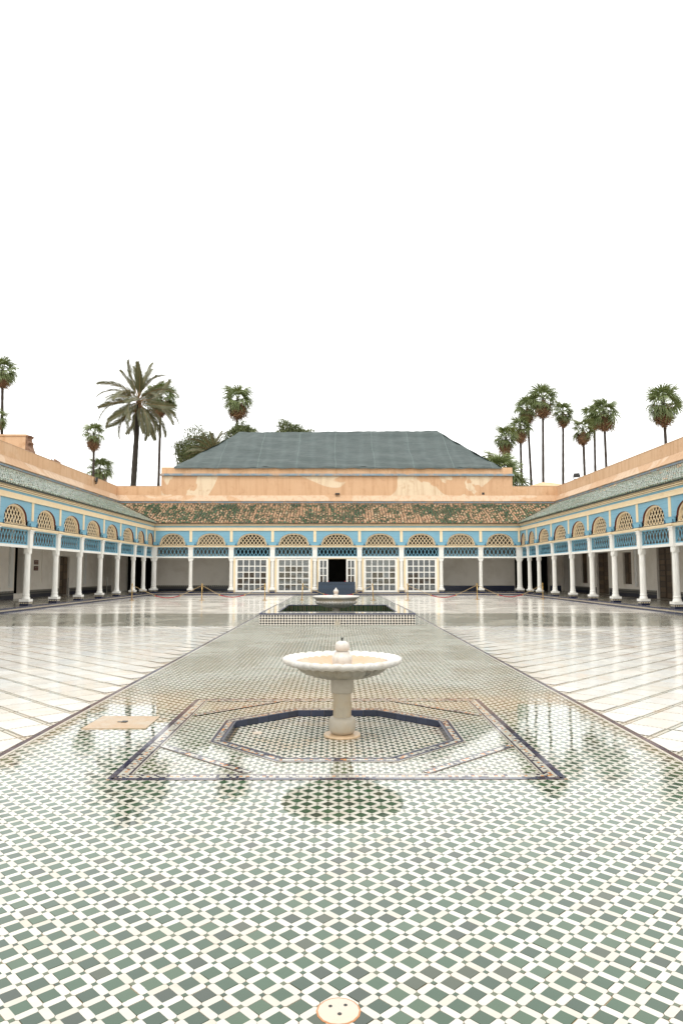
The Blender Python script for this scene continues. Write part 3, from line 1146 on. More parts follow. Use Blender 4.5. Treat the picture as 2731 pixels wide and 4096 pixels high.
def joint_mosaic():
    t = NT("joint_mosaic")
    sp = t.n("SeparateXYZ")
    t.l(t.pos(), sp.inputs[0])
    e = 1 / math.sqrt(2)
    ax = t.math('ABSOLUTE', sp.outputs[0])
    u = t.math('MULTIPLY', t.math('ADD', ax, sp.outputs[1]), e)
    v = t.math('MULTIPLY', t.math('SUBTRACT', sp.outputs[1], ax), e)
    def off_joint(q, q0, p):
        f = t.math('FRACT', t.math('ADD', t.math('MULTIPLY', t.math('SUBTRACT', q, q0), 1 / p), 100.5))
        return t.math('MULTIPLY', t.math('ABSOLUTE', t.math('SUBTRACT', f, .5)), p)
    du = off_joint(u, (3.085 + 7.014) * e, .64 * e)
    dv = off_joint(v, (7.014 - 3.085) * e, .62 * e)
    def dots(q):
        return t.math('GREATER_THAN', t.math('FRACT', t.math('MULTIPLY', q, 1 / .045)), .34)
    single = t.math('MULTIPLY', t.math('LESS_THAN', du, .015), dots(v))
    dbl = t.math('MULTIPLY', t.math('LESS_THAN', t.math('ABSOLUTE', t.math('SUBTRACT', dv, .025)), .010), dots(u))
    c = t.mix(t.math('MAXIMUM', single, dbl), (.55, .52, .45), (.05, .05, .028))
    hue = t.noise(t.pos(), .9, 3)
    c = t.mix(t.ramp(hue, [(.55, 0.0), (.7, .3)]), c, (.45, .22, .09))
    t.set('Base Color', c)
    t.set('Roughness', .1)
    t.set('IOR', 1.55)
    t.set('Normal', wet_normal(t))
    return t.m
m_jointmosaic = joint_mosaic()
marble_side(-1)
marble_side(1)

# ------------------------------------------------------------------ near fountain
def scallop(n, amp, zamp=0.0, sharp=1.0):
    def f(r, z, th):
        k = abs(math.cos(n * th / 2)) ** sharp
        return r * (1 - amp * (1 - k)), z - zamp * (1 - k)
    return f
fo = thing("marble_fountain", (FX, FY, PIT_Z), "scalloped white marble fountain bowl on a stained stone shaft, in the near octagonal basin", "fountain")
def fz(z): return z - PIT_Z
MB().lathe([(.0, fz(-.062)), (.16, fz(-.062)), (.188, fz(-.060)), (.191, fz(-.048)), (.186, fz(-.038)), (.08, fz(-.036))], 40).build("base_plate", m_plate, fo, 'auto')
MB().lathe([(.100, fz(-.036)), (.120, fz(-.024)), (.136, fz(.008)), (.138, fz(.085)), (.133, fz(.108)), (.118, fz(.128)), (.094, fz(.136))], 40).build("base_drum", m_basestone, fo, 'auto')
MB().lathe([(.093, fz(.134)), (.091, fz(.25)), (.092, fz(.376))], 40).build("shaft", m_shaft, fo, 'auto')
MB().lathe([(.094, fz(.374)), (.110, fz(.378)), (.116, fz(.386)), (.118, fz(.49)), (.124, fz(.54))], 40).build("collar", m_basestone, fo, 'auto')
NL = 34
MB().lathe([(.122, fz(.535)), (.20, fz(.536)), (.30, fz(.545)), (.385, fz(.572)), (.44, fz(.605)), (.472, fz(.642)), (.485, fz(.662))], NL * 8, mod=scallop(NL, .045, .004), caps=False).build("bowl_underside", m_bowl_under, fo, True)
MB().lathe([(.483, fz(.660)), (.55, fz(.664)), (.602, fz(.682)), (.618, fz(.705)), (.613, fz(.728)), (.598, fz(.738)), (.57, fz(.737)), (.53, fz(.722)), (.47, fz(.698))],
           NL * 10, mod=scallop(NL, .028, .012, .8), caps=False).build("bowl", m_bowl, fo, True)
MB().lathe([(.472, fz(.699)), (.42, fz(.672)), (.34, fz(.635)), (.24, fz(.612)), (.1, fz(.604)), (.02, fz(.604))], NL * 8, mod=scallop(NL, .05, .010), caps=False).build("bowl_inside", m_bowl_in, fo, True)
MB().lathe([(.098, fz(.60)), (.104, fz(.70)), (.104, fz(.735)), (.098, fz(.748)), (.082, fz(.762)), (.074, fz(.786)), (.058, fz(.792))], 32).build("finial_base", m_bowl, fo, 'auto')
MB().lathe([(.055, fz(.790)), (.070, fz(.806)), (.077, fz(.832)), (.074, fz(.858)), (.060, fz(.882)), (.036, fz(.896)), (.01, fz(.899))], 32).build("finial_ball", m_bowl, fo, True)
MB().lathe([(.008, fz(.89)), (.009, fz(.925)), (.014, fz(.932))], 10).build("spout", m_black, fo)

# ------------------------------------------------------------------ raised pool and its fountain
PX0, PX1, PY0, PY1 = POOL
PH = .35
IX0, IX1, IY0, IY1 = -1.87, 1.87, 22.75, 27.55
pool = thing("raised_pool", (0, (PY0 + PY1) / 2, 0), "low rectangular pool faced with black and white diamond tiles, in the middle of the courtyard", "pool")
py = (PY0 + PY1) / 2
b = MB()
b.box(PX0, PX1, PY0 - py, IY0 - py, 0, PH - .012)
b.box(PX0, PX1, IY1 - py, PY1 - py, 0, PH - .012)
b.box(PX0, IX0, IY0 - py, IY1 - py, 0, PH - .012)
b.box(IX1, PX1, IY0 - py, IY1 - py, 0, PH - .012)
b.build("pool_wall", m_poolwhite, pool)
b = MB()      # coping top
for (x0, x1, y0, y1) in ((PX0 + .05, PX1 - .05, PY0 + .05, IY0 - .05), (PX0 + .05, PX1 - .05, IY1 + .05, PY1 - .05), (PX0 + .05, IX0 - .05, IY0 - .05, IY1 + .05), (IX1 + .05, PX1 - .05, IY0 - .05, IY1 + .05)):
    b.box(x0, x1, y0 - py, y1 - py, PH - .012, PH)
m_coping = pattern_sheet("coping_zellige", .06, [(0, (.06, .09, .06)), (.5, (.10, .11, .08)), (.8, (.05, .07, .05))], (.72, .68, .60), (.1, .12, .1))
b.build("coping", m_coping, pool)
b = MB()      # navy edge strips, outside and inside
for (x0, x1, y0, y1) in ((PX0 - .012, PX1 + .012, PY0 - .012, PY0 + .05), (PX0 - .012, PX1 + .012, PY1 - .05, PY1 + .012), (PX0 - .012, PX0 + .05, PY0 + .05, PY1 - .05), (PX1 - .05, PX1 + .012, PY0 + .05, PY1 - .05)):
    b.box(x0, x1, y0 - py, y1 - py, PH - .035, PH + .003)
for (x0, x1, y0, y1) in ((IX0 - .05, IX1 + .05, IY0 - .05, IY0 + .004), (IX0 - .05, IX1 + .05, IY1 - .004, IY1 + .05), (IX0 - .05, IX0 + .004, IY0 + .004, IY1 - .004), (IX1 - .004, IX1 + .05, IY0 + .004, IY1 - .004)):
    b.box(x0, x1, y0 - py, y1 - py, PH - .02, PH + .004)
b.build("edge_strip", m_poolnavy, pool)
b = MB()
wt = .01
b.box(IX0, IX0 + wt, IY0 - py, IY1 - py, -.3, PH - .021).box(IX1 - wt, IX1, IY0 - py, IY1 - py, -.3, PH - .021)
b.box(IX0 + wt, IX1 - wt, IY1 - wt - py, IY1 - py, -.3, PH - .021).box(IX0 + wt, IX1 - wt, IY0 - py, IY0 + wt - py, -.3, PH - .021)
b.build("pool_lining", m_poolwall, pool)
b = MB().box(IX0 + wt, IX1 - wt, IY0 + wt - py, IY1 - wt - py, .0, .02)
b.build("pool_water", m_water, pool)
# diamond tiles of the front face: four rows
nd = 54
dw = (PX1 - PX0) / nd
rows = 4
dh = (PH - .04) / rows
def diamond(name, mat):
    g = .004
    b = MB()
    w_, h_ = dw / 2 - g, dh / 2 - g
    b.prism_xz([(-w_, 0), (0, -h_), (w_, 0), (0, h_)], -.004, .004)
    return b.mesh(name, mat)
dm_b, dm_w = diamond("black_tile", m_poolblack), diamond("white_tile", m_poolwhite)
for r in range(rows):
    for i in range(nd):
        link("black_tile", dm_b, pool, (PX0 + dw * (i + .5), PY0 - .003 - py, .004 + dh * (r + .5)))
        if r < rows - 1 and i < nd - 1:
            link("white_tile", dm_w, pool, (PX0 + dw * (i + 1), PY0 - .003 - py, .004 + dh * (r + 1)))
b1 = MB()
for sx, X in ((-1, PX0), (1, PX1)):
    n = int((PY1 - PY0) / dw)
    for r in range(rows):
        for i in range(n):
            yc, zc = PY0 + dw * (i + .5) - py, .004 + dh * (r + .5)
            w_, h_ = dw / 2 - .004, dh / 2 - .004
            x = X + sx * .003
            b1.add([(x, yc - w_, zc), (x, yc, zc - h_), (x, yc + w_, zc), (x, yc, zc + h_)], [(0, 1, 2, 3)])
b1.build("side_tile_field", m_poolblack, pool, kind='stuff')
MB().box(-.075, .075, PY0 - .03 - py, PY0 - .004 - py, 0, .10).box(-.045, .045, PY0 - .026 - py, PY0 - .005 - py, .10, .15).build("outlet_stone", m_basestone, pool)

f2 = thing("marble_fountain", (-.05, 25.0, .02), "fluted white marble fountain bowl standing in the raised pool", "fountain")
def gz(z): return z - .02
MB().lathe([(.15, gz(.02)), (.13, gz(.1)), (.125, gz(.34)), (.15, gz(.38))], 24).build("shaft", m_basestone, f2, 'auto')
NF = 40
MB().lathe([(.15, gz(.375)), (.36, gz(.39)), (.56, gz(.44)), (.70, gz(.51)), (.755, gz(.575)), (.745, gz(.605)), (.70, gz(.615))], NF * 8, mod=scallop(NF, .05, .006)).build("fluted_bowl", m_bowl, f2, True)
MB().lathe([(.71, gz(.60)), (.70, gz(.63)), (.73, gz(.67)), (.77, gz(.70)), (.79, gz(.705))], 64, caps=False).build("bowl_neck", m_basestone, f2, True)
MB().lathe([(.78, gz(.70)), (.82, gz(.72)), (.835, gz(.755)), (.82, gz(.785)), (.78, gz(.79)), (.7, gz(.76))], 160, mod=scallop(32, .012, .004), caps=False).build("bowl_rim", m_bowl, f2, True)
MB().lathe([(.72, gz(.765)), (.5, gz(.70)), (.02, gz(.68))], 64, caps=False).build("bowl_inside", m_bowl_in, f2, True)
MB().lathe([(.10, gz(.67)), (.105, gz(.80)), (.09, gz(.815)), (.055, gz(.84)), (.08, gz(.88)), (.095, gz(.93)), (.08, gz(.985)), (.035, gz(1.02)), (.025, gz(1.05)), (.005, gz(1.075))], 28).build("finial", m_bowl, f2, True)

# ------------------------------------------------------------------ galleries (local frame: x along, y outwards, z up)
Z_FLOOR = .185
def column_meshes():
    ped = MB().box(-.19, .19, -.19, .19, Z_FLOOR - .1, .358).mesh("pedestal", m_ped)
    base = MB().box(-.208, .208, -.208, .208, .358, .462)
    base.lathe([(.172, .462), (.176, .50), (.165, .53), (.145, .57), (.138, .60), (.150, .620), (.153, .645), (.145, .665), (.132, .69)], 20)
    base = base.mesh("column_base", m_whitepaint, 'auto')
    sh = MB()
    def flute(r, z, th):
        k = 12
        return r * (1 - .09 * (abs(math.sin(k * th / 2)) < .45)), z
    sh.lathe([(.134, .685), (.130, .9), (.127, 1.6), (.125, 2.44)], 48, mod=flute)
    sh.box(-.128, .128, -.128, .128, 2.42, 2.70)
    shaft = sh.mesh("column", m_whitepaint)
    br = MB()
    for s in (-1, 1):
        pts = [(0.10, 2.42), (.132, 2.43), (.138, 2.47), (.155, 2.485), (.158, 2.53), (.175, 2.55), (.180, 2.60), (.20, 2.615), (.20, 2.665), (.10, 2.665)]
        pts = [(s * x, z) for x, z in pts]
        if s < 0: pts = pts[::-1]
        br.prism_xz(pts, -.085, .085)
    bracket = br.mesh("bracket", m_whitepaint)
    up = MB().box(-.165, .165, -.15, .12, 2.66, 3.30)
    up.box(-.19, .19, -.175, .13, 3.30, 3.335).box(-.18, .18, -.165, .125, 3.335, 3.40).box(-.215, .215, -.2, .14, 3.40, 3.452)
    up = up.mesh("upper_post", m_whitepaint)
    return ped, base, shaft, bracket, up
PEDM, BASEM, SHAFTM, BRACKM, UPM = column_meshes()
def column(parent, a, b=0.0, wide=1.0):
    c = link("column", SHAFTM, parent, (a, b, 0))
    c.scale = (wide, 1, 1)
    for nm, me in (("pedestal", PEDM), ("column_base", BASEM), ("bracket", BRACKM), ("upper_post", UPM)):
        link(nm, me, c)
    return c

def slat(mb, p, q, w, y0, y1):
    dx, dz = q[0] - p[0], q[1] - p[1]
    L = math.hypot(dx, dz)
    if L < .02: return
    nx, nz = -dz / L * w / 2, dx / L * w / 2
    mb.prism_xz([(p[0] - nx, p[1] - nz), (q[0] - nx, q[1] - nz), (q[0] + nx, q[1] + nz), (p[0] + nx, p[1] + nz)], y0, y1)

def lattice_panel(parent, x0, x1, z0, z1):
    fr = MB()
    t_ = .05
    fr.box(x0, x1, -.05, .03, z0, z0 + t_).box(x0, x1, -.05, .03, z1 - t_, z1).box(x0, x0 + t_, -.049, .029, z0 + t_, z1 - t_).box(x1 - t_, x1, -.049, .029, z0 + t_, z1 - t_)
    fr = fr.build("lattice_panel", m_bluetrim, parent)
    a0, a1, c0, c1 = x0 + t_, x1 - t_, z0 + t_, z1 - t_
    H_ = c1 - c0
    n = max(3, round((a1 - a0) / .28))
    sp = (a1 - a0) / n
    run = sp * 1.12          # horizontal run over the panel height
    for fam, (y0, y1) in ((1, (-.030, -.012)), (-1, (-.014, .006))):
        mb = MB()
        k = -3
        while k < n + 3:
            xs = a0 + (k + .5) * sp
            za, zb = c0, c1
            if fam > 0: xa, xb = xs - run / 2, xs + run / 2
            else: xa, xb = xs + run / 2, xs - run / 2
            # slightly S-shaped slats: rounded tops as in carved lattice
            pts = []
            for i in range(7):
                u = i / 6
                s_ = u + .055 * math.sin(2 * math.pi * u)
                pts.append((xa + (xb - xa) * s_, za + (zb - za) * u))
            for p, q in zip(pts[:-1], pts[1:]):
                if min(p[0], q[0]) >= a0 - .004 and max(p[0], q[0]) <= a1 + .004:
                    slat(mb, p, q, .036, y0, y1)
            k += 1
        mb.build("lattice", m_bluetrim, fr, kind='stuff')
    return fr

ZA0, ZSH, ZAT = 3.584, 3.80, 4.446
def arch_outline(w, h_add=0.0, n=22):
    """list of (x, z) from lower left to lower right"""
    left = [(-w, ZA0), (-w, ZSH - .02), (-w + .035, ZSH - .02), (-w + .035, ZSH + .05)]
    a = w - .075
    hb = ZAT - (ZSH + .05)
    arc = []
    for i in range(n + 1):
        th = math.pi - math.pi * i / n
        arc.append((a * math.cos(th), ZSH + .05 + hb * max(0, math.sin(th)) ** .96))
    right = [(-x, z) for x, z in left[::-1]]
    return left + arc + right

def arch_bay(parent, x0, x1):
    """blue boarded panel with a lattice arch between x0 and x1"""
    cx = (x0 + x1) / 2
    W_ = x1 - x0
    w = W_ * .5 - .26 if W_ < 2.9 else W_ * .5 - .29
    w = W_ / 2 * .765
    out = arch_outline(w)
    zt = 4.63
    pn = MB()
    yF = -.14
    v0 = len(pn.v)
    # front face as quads between outline and the top edge
    for (p, q) in zip(out[:-1], out[1:]):
        if abs(p[0] - q[0]) < 1e-6: continue
        pn.add([(cx + p[0], yF, p[1]), (cx + q[0], yF, q[1]), (cx + q[0], yF, zt), (cx + p[0], yF, zt)], [(0, 1, 2, 3)])
    pn.box(x0, cx - w, yF, -.07, ZA0, zt).box(cx + w, x1, yF, -.07, ZA0, zt)
    panel = pn.build("arch_panel", m_blue, parent)
    rv = MB()
    for (p, q) in zip(out[:-1], out[1:]):
        rv.add([(cx + p[0], yF - .004, p[1]), (cx + q[0], yF - .004, q[1]), (cx + q[0], -.05, q[1]), (cx + p[0], -.05, p[1])], [(0, 1, 2, 3)])
    rv.build("arch_reveal", m_maroon, panel)
    # cream ring
    k = .085
    hh = ZAT - ZA0
    inn = [(x * (w - k) / w, ZA0 + (z - ZA0) * (hh - k) / hh) for x, z in out]
    cr = MB()
    for i in range(len(out) - 1):
        p, q, pi, qi = out[i], out[i + 1], inn[i], inn[i + 1]
        cr.add([(cx + p[0], -.06, p[1]), (cx + q[0], -.06, q[1]), (cx + qi[0], -.06, qi[1]), (cx + pi[0], -.06, pi[1])], [(0, 1, 2, 3)])
        cr.add([(cx + pi[0], -.06, pi[1]), (cx + qi[0], -.06, qi[1]), (cx + qi[0], .09, qi[1]), (cx + pi[0], .09, pi[1])], [(0, 1, 2, 3)])
        cr.add([(cx + p[0], .09, p[1]), (cx + q[0], .09, q[1]), (cx + qi[0], .09, qi[1]), (cx + pi[0], .09, pi[1])], [(3, 2, 1, 0)])
    cr.box(cx - w, cx + w, -.10, .06, ZA0 - .012, ZA0 + .035)
    ring = cr.build("arch_frame", m_cream, panel)
    # lattice inside
    def top(x):
        x = abs(x)
        a = (w - k)
        zs = ZA0 + (ZSH - ZA0) * (hh - k) / hh
        if x > a: return ZA0
        aa = (w - .075) * (w - k) / w
        if x > aa: return zs + .03
        hb = ZAT - k - zs - .04
        return zs + .04 + hb * math.sqrt(max(0, 1 - (x / aa) ** 2)) ** .96
    n = max(4, round(2 * w / .27))
    sp = 2 * w / n
    slope = 1.28
    for fam, (y0, y1) in ((1, (.000, .018)), (-1, (.016, .034))):
        mb = MB()
        for kk in range(-2 * n, 2 * n):
            xs = kk * sp / 1.0 * 1.0 * .5 * 2 * .5 * 1.0 if False else -w + kk * sp
            prev = None
            run = None
            pts = []
            for i in range(60):
                z = ZA0 + .01 + i * .015
                x = xs + fam * (z - ZA0) / slope
                if z < top(x) and abs(x) < w - k * .8:
                    pts.append((cx + x, z))
            if len(pts) > 1:
                slat(mb, pts[0], pts[-1], .038, y0, y1)
        mb.build("arch_lattice", m_cream, panel, kind='stuff')
    # low parapet blocks at the feet, with small finials
    for (a, c) in ((x0 - .10, cx - w - .02), (cx + w + .02, x1 + .10)):
        pb = MB()
        pb.box(a, c, -.20, -.142, ZA0 - .004, ZSH + .0)
        pb.box(a - .01, c + .01, -.215, -.141, ZSH, ZSH + .018)
        pb.build("low_parapet", m_bluetrim, panel)
    for xx in (cx - w - .09, cx + w + .09):
        fn = MB()
        fn.add([(xx - .08, -.23, ZA0), (xx + .08, -.23, ZA0), (xx + .08, -.201, ZA0), (xx - .08, -.201, ZA0), (xx, -.215, ZA0 + .11)], [(0, 1, 4), (1, 2, 4), (2, 3, 4), (3, 0, 4)])
        fn.box(xx - .02, xx + .02, -.235, -.202, ZA0 + .06, ZA0 + .13)
        fn.build("finial", m_bluedark, panel)
    return panel

TILE_A = .215
def roof_template():
    n = 6
    v, f = [], []
    for (y, r, z) in ((0, .082, .012), (.315, .062, -.004)):
        for i in range(n + 1):
            th = math.pi * i / n
            v.append((-r * math.cos(th) * 1.0, y, z + r * math.sin(th) * .95))
    for i in range(n):
        f.append((i, i + 1, n + 1 + i + 1, n + 1 + i))
    k = len(v)
    v += v[:n + 1]
    f.append(tuple(k + i for i in range(n, -1, -1)))
    return np.array(v), f
RT_V, RT_F = roof_template()

def gallery(side, cols, label):
    if side == 'far':
        loc, rz, frontb = (0, 50.9, 0), 0.0, -.47
    elif side == 'left':
        loc, rz, frontb = (-13.42, 0, 0), R(90), -.27
    else:
        loc, rz, frontb = (13.42, 0, 0), R(-90), -.27
    g = thing("gallery_" + "arcade", loc, label, "gallery", "galleries round the courtyard", rz)
    g.name = "arcaded_gallery"
    sgn = -1 if side == 'right' else 1
    A = sorted([sgn * c for c in cols])
    a_lo, a_hi = A[0], A[-1]
    for i, a in enumerate(A):
        if side == 'far' and i in (0, len(A) - 1):
            column(g, a, 0.0, 1.35)
        elif side != 'far' and abs(a) > 50:
            continue
        else:
            column(g, a)
    nb = len(A) - 1
    for i in range(nb):
        x0, x1 = A[i] + .165, A[i + 1] - .165
        lattice_panel(g, x0 + .005, x1 - .005, 2.777, 3.430)
        bm = MB().box(x0, x1, -.07, .07, 2.662, 2.775)
        bm.build("beam", m_whitepaint, g)
        arch_bay(g, A[i] + .10, A[i + 1] - .10)
    # ends of the run
    e0, e1 = a_lo - .1, a_hi + .1
    if side == 'far': e0, e1 = -13.25, 13.25
    if side == 'left': e1 = 50.72
    if side == 'right': e0 = -50.72
    mb = MB()
    mb.box(e0, e1, -.13, .10, 3.432, 3.50).build("white_rail", m_whitepaint, g)
    mb = MB()
    mb.box(e0, e1, -.20, .12, 3.502, 3.56).box(e0, e1, -.185, .121, 3.455, 3.501)
    for a in A:
        if e0 < a < e1:
            mb.box(max(e0, a - .24), min(e1, a + .24), -.235, -.2001, 3.49, 3.562)
    mb.build("cream_rail", m_cream, g)
    MB().box(e0, e1, -.215, .119, 3.561, 3.583).build("dark_moulding", m_darkline, g)
    for i, a in enumerate(A):
        lo, hi = max(e0, a - .10), min(e1, a + .10)
        if hi - lo < .03: continue
        MB().box(lo, hi, -.165, -.07, 3.82, 4.635).box(lo + .07, hi - .07, -.172, -.166, 3.86, 4.62).build("frieze_post", m_cream, g)
        # boards behind the post down to the rail
        MB().box(lo, hi, -.139, -.07, 3.585, 3.82).build("post_foot", m_blue, g)
    MB().box(e0, e1, -.185, -.05, 4.636, 4.866).box(e0, e1, -.20, -.186, 4.636, 4.672).box(e0, e1, -.195, -.186, 4.75, 4.775).box(e0, e1, -.20, -.186, 4.83, 4.866).build("frieze_beam", m_cream, g)
    MB().box(e0, e1, -.15, -.05, 4.867, 4.978).build("blue_strip", m_bluetrim, g)
    MB().box(e0, e1, -.20, -.05, 4.979, 5.015).box(e0, e1, -.245, -.05, 5.036, 5.085).box(e0, e1, -.28, -.05, 5.104, 5.155).build("cornice", m_cream, g)
    MB().box(e0, e1, -.19, -.06, 5.0155, 5.0355).box(e0, e1, -.235, -.06, 5.0855, 5.1035).build("cornice_shadow_line", m_darkline, g)
    # ceiling
    c0, c1 = (e0 - 3.9, e1 + 3.9) if side == 'far' else (e0, e1)
    MB().box(c0, c1, -.04, 4.1, 4.62, 4.70).build("ceiling", m_ceiling, g)
    # roof
    r0, r1 = -.33, 3.62
    z0, z1 = 5.165, 6.94
    sl = (z1 - z0) / (r1 - r0)
    zz = lambda b_: z0 + (b_ - r0) * sl
    if side == 'far':
        poly = [(-13.42 - r0, r0), (13.42 + r0, r0), (13.42 + r1, r1), (-13.42 - r1, r1)]
        poly[0] = (-(13.42 + r0), r0)
    elif side == 'left':
        poly = [(a_lo, r0), (50.9 + r0, r0), (50.9 + r1, r1), (a_lo, r1)]
    else:
        poly = [(-(50.9 + r0), r0), (a_hi, r0), (a_hi, r1), (-(50.9 + r1), r1)]
    b = MB()
    n = 4
    b.add([(x, y, zz(y)) for x, y in poly] + [(x, y, zz(y) - .05) for x, y in poly], [(0, 1, 2, 3), (7, 6, 5, 4), (0, 4, 5, 1), (1, 5, 6, 2), (2, 6, 7, 3), (3, 7, 4, 0)])
    roof = b.build("roof", m_mortar if side == 'far' else m_mortar_side, g)
    th = math.atan(sl)
    ct, st_ = math.cos(th), math.sin(th)
    Lr = (r1 - r0) / ct
    nrow = int(Lr / .235)
    pts = []
    lo = min(p[0] for p in poly); hi = max(p[0] for p in poly)
    ncol = int((hi - lo) / TILE_A)
    drift = 0.0
    for i in range(ncol + 1):
        x = lo + (i + .5) * TILE_A
        for r in range(nrow):
            s_ = -.05 + r * .235
            y = r0 + s_ * ct
            if side == 'far': ok = abs(x) < 13.42 + y - .03
            elif side == 'left': ok = x < 50.9 + y - .03
            else: ok = x > -(50.9 + y - .03)
            if not ok: continue
            pts.append((x + .02 * math.sin(r * .6 + x) + rng.normal(0, .012), y + rng.normal(0, .012), zz(y) + .022 + abs(rng.normal(0, .006)), rng.normal(0, .05)))
    pts = np.array(pts)
    # world distance for picking the 300 nearest in view
    c, s = math.cos(rz), math.sin(rz)
    wx = loc[0] + c * pts[:, 0] - s * pts[:, 1]
    wy = loc[1] + s * pts[:, 0] + c * pts[:, 1]
    vis = (np.abs(wx) < wy * .487)
    dist = np.where(vis, np.hypot(wx, wy), 1e6)
    order = np.argsort(dist)
    mat = m_roof_far if side == 'far' else m_roof_side
    me = np_mesh("roof_tile", RT_V, [np.array([f]) for f in RT_F], mat, True)
    for k in order[:300]:
        p = pts[k]
        link("roof_tile", me, roof, tuple(p[:3]), (th, 0, p[3] * .6))
    R3 = pts[order[300:]]
    N = len(R3)
    cz, sz = np.cos(R3[:, 3]), np.sin(R3[:, 3])
    Xl = RT_V[:, 0][None] * cz[:, None] - RT_V[:, 1][None] * sz[:, None]
    Yl = RT_V[:, 0][None] * sz[:, None] + RT_V[:, 1][None] * cz[:, None]
    Zl = np.repeat(RT_V[:, 2][None], N, 0)
    Y2 = Yl * ct - Zl * st_
    Z2 = Yl * st_ + Zl * ct
    V = np.stack([Xl + R3[:, 0:1], Y2 + R3[:, 1:2], Z2 + R3[:, 2:3]], 2).reshape(-1, 3)
    kq = len(RT_V)
    base = np.arange(N)[:, None] * kq
    quads = np.array([f for f in RT_F if len(f) == 4])
    cap = np.array([f for f in RT_F if len(f) != 4])
    F = [(base[:, None, :] + quads[None]).reshape(-1, 4), (base[:, None, :] + cap[None]).reshape(-1, cap.shape[1])]
    link("roof_tile_field", np_mesh("roof_tile_field", V, F, mat, True), roof, kind='stuff')
    return g

FAR = [-13.25, -10.596, -7.67, -4.687, -1.629, 1.604, 4.637, 7.52, 10.387, 13.2]
LEFT = [15.0, 18.1, 21.2, 24.3, 27.4, 30.5, 33.55, 36.65, 39.87, 42.95, 46.3, 48.75, 51.0]
RIGHT = [15.4, 18.5, 21.6, 24.7, 27.8, 30.85, 33.95, 36.97, 40.1, 43.4, 46.7, 49.0, 51.0]
g_far = gallery('far', FAR, "blue and cream arcade with glazed doors and worn roof across the far end")
g_left = gallery('left', LEFT, "blue and cream arcade along the left side, with two maroon plaques behind")
g_right = gallery('right', RIGHT, "blue and cream arcade along the right side, with wooden doors and shutters behind")

# gallery floors and kerbs
def floor_sheet(x0, x1, y0, y1):
    return structure(MB().box(x0, x1, y0, y1, -.2, Z_FLOOR).build("gallery_floor", m_gallery_zellige))
floor_sheet(-17.6, -13.30, 10, 50.60)
floor_sheet(13.30, 17.6, 10, 50.60)
floor_sheet(-17.6, 17.6, 50.60, 60)
def kerb(x0, x1, y0, y1):
    return structure(MB().box(x0, x1, y0, y1, -.1, .19).build("kerb", m_kerb))
kerb(-13.30, -13.15, 10, 50.43)
kerb(13.15, 13.30, 10, 50.43)
kerb(-13.30, 13.30, 50.43, 50.60)

# glazed doors in the five middle bays
def glazed_door(x0, x1, cols, rows, parent, z0=.20, z1=2.64, frame=.13, jambl=.16, jambr=.16):
    y = -.02
    fr = MB()
    fr.box(x0, x0 + jambl, y, y + .07, z0, z1).box(x1 - jambr, x1, y, y + .07, z0, z1).box(x0 + jambl, x1 - jambr, y, y + .07, z1 - .13, z1).box(x0 + jambl, x1 - jambr, y, y + .07, z0, z0 + .14)
    a0, a1, c0, c1 = x0 + jambl, x1 - jambr, z0 + .14, z1 - .13
    pw, ph = (a1 - a0) / cols, (c1 - c0) / rows
    for i in range(1, cols):
        fr.box(a0 + i * pw - .032, a0 + i * pw + .032, y + .005, y + .06, c0, c1)
    for j in range(1, rows):
        fr.box(a0, a1, y + .0035, y + .0615, c0 + j * ph - .03, c0 + j * ph + .03)
    d = fr.build("glazed_door", m_whitepaint, parent)
    me = MB().box(-pw / 2 + .03, pw / 2 - .03, -.002, .002, -ph / 2 + .028, ph / 2 - .028).mesh("pane", m_glass)
    for i in range(cols):
        for j in range(rows):
            link("pane", me, d, (a0 + (i + .5) * pw, y + .035, c0 + (j + .5) * ph), (R(random.gauss(0, .25)), 0, R(random.gauss(0, .25))))
    return d
for i in (2, 3, 5, 6):
    x0, x1 = FAR[i] + .165, FAR[i + 1] - .165
    for a_ in (x0, x1 - .14):
        MB().box(a_, a_ + .14, -.05, .03, Z_FLOOR, 2.66).build("door_surround", m_cream, g_far)
    glazed_door(x0 + .14, x1 - .14, 5, 5, g_far)
x0, x1 = FAR[4] + .165, FAR[5] - .165
MB().box(x0, x0 + .10, -.05, .03, Z_FLOOR, 2.66).box(x1 - .10, x1, -.05, .03, Z_FLOOR, 2.66).box(x0 + .095, x1 - .095, -.04, .03, 2.60, 2.661).build("door_surround", m_cream, g_far)
glazed_door(x0 + .10, x0 + .80, 2, 4, g_far, jambl=.13, jambr=.13, z1=2.6)
glazed_door(x1 - .80, x1 - .10, 2, 4, g_far, jambl=.13, jambr=.13, z1=2.6)

# ------------------------------------------------------------------ outer walls behind the galleries
def wall_boxes(mb, axis, p0, p1, a0, a1, z0, z1, openings):
    """axis 'x': wall runs along x between y=p0..p1; axis 'y': along y between x=p0..p1"""
    def bx(a, b_, c, d):
        if b_ - a < 1e-4 or d - c < 1e-4: return
        if axis == 'x': mb.box(a, b_, p0, p1, c, d)
        else: mb.box(p0, p1, a, b_, c, d)
    cur = a0
    for (o0, o1, oz0, oz1) in sorted(openings):
        bx(cur, o0, z0, z1)
        bx(o0, o1, z0, oz0)
        bx(o0, o1, oz1, z1)
        cur = o1
    bx(cur, a1, z0, z1)

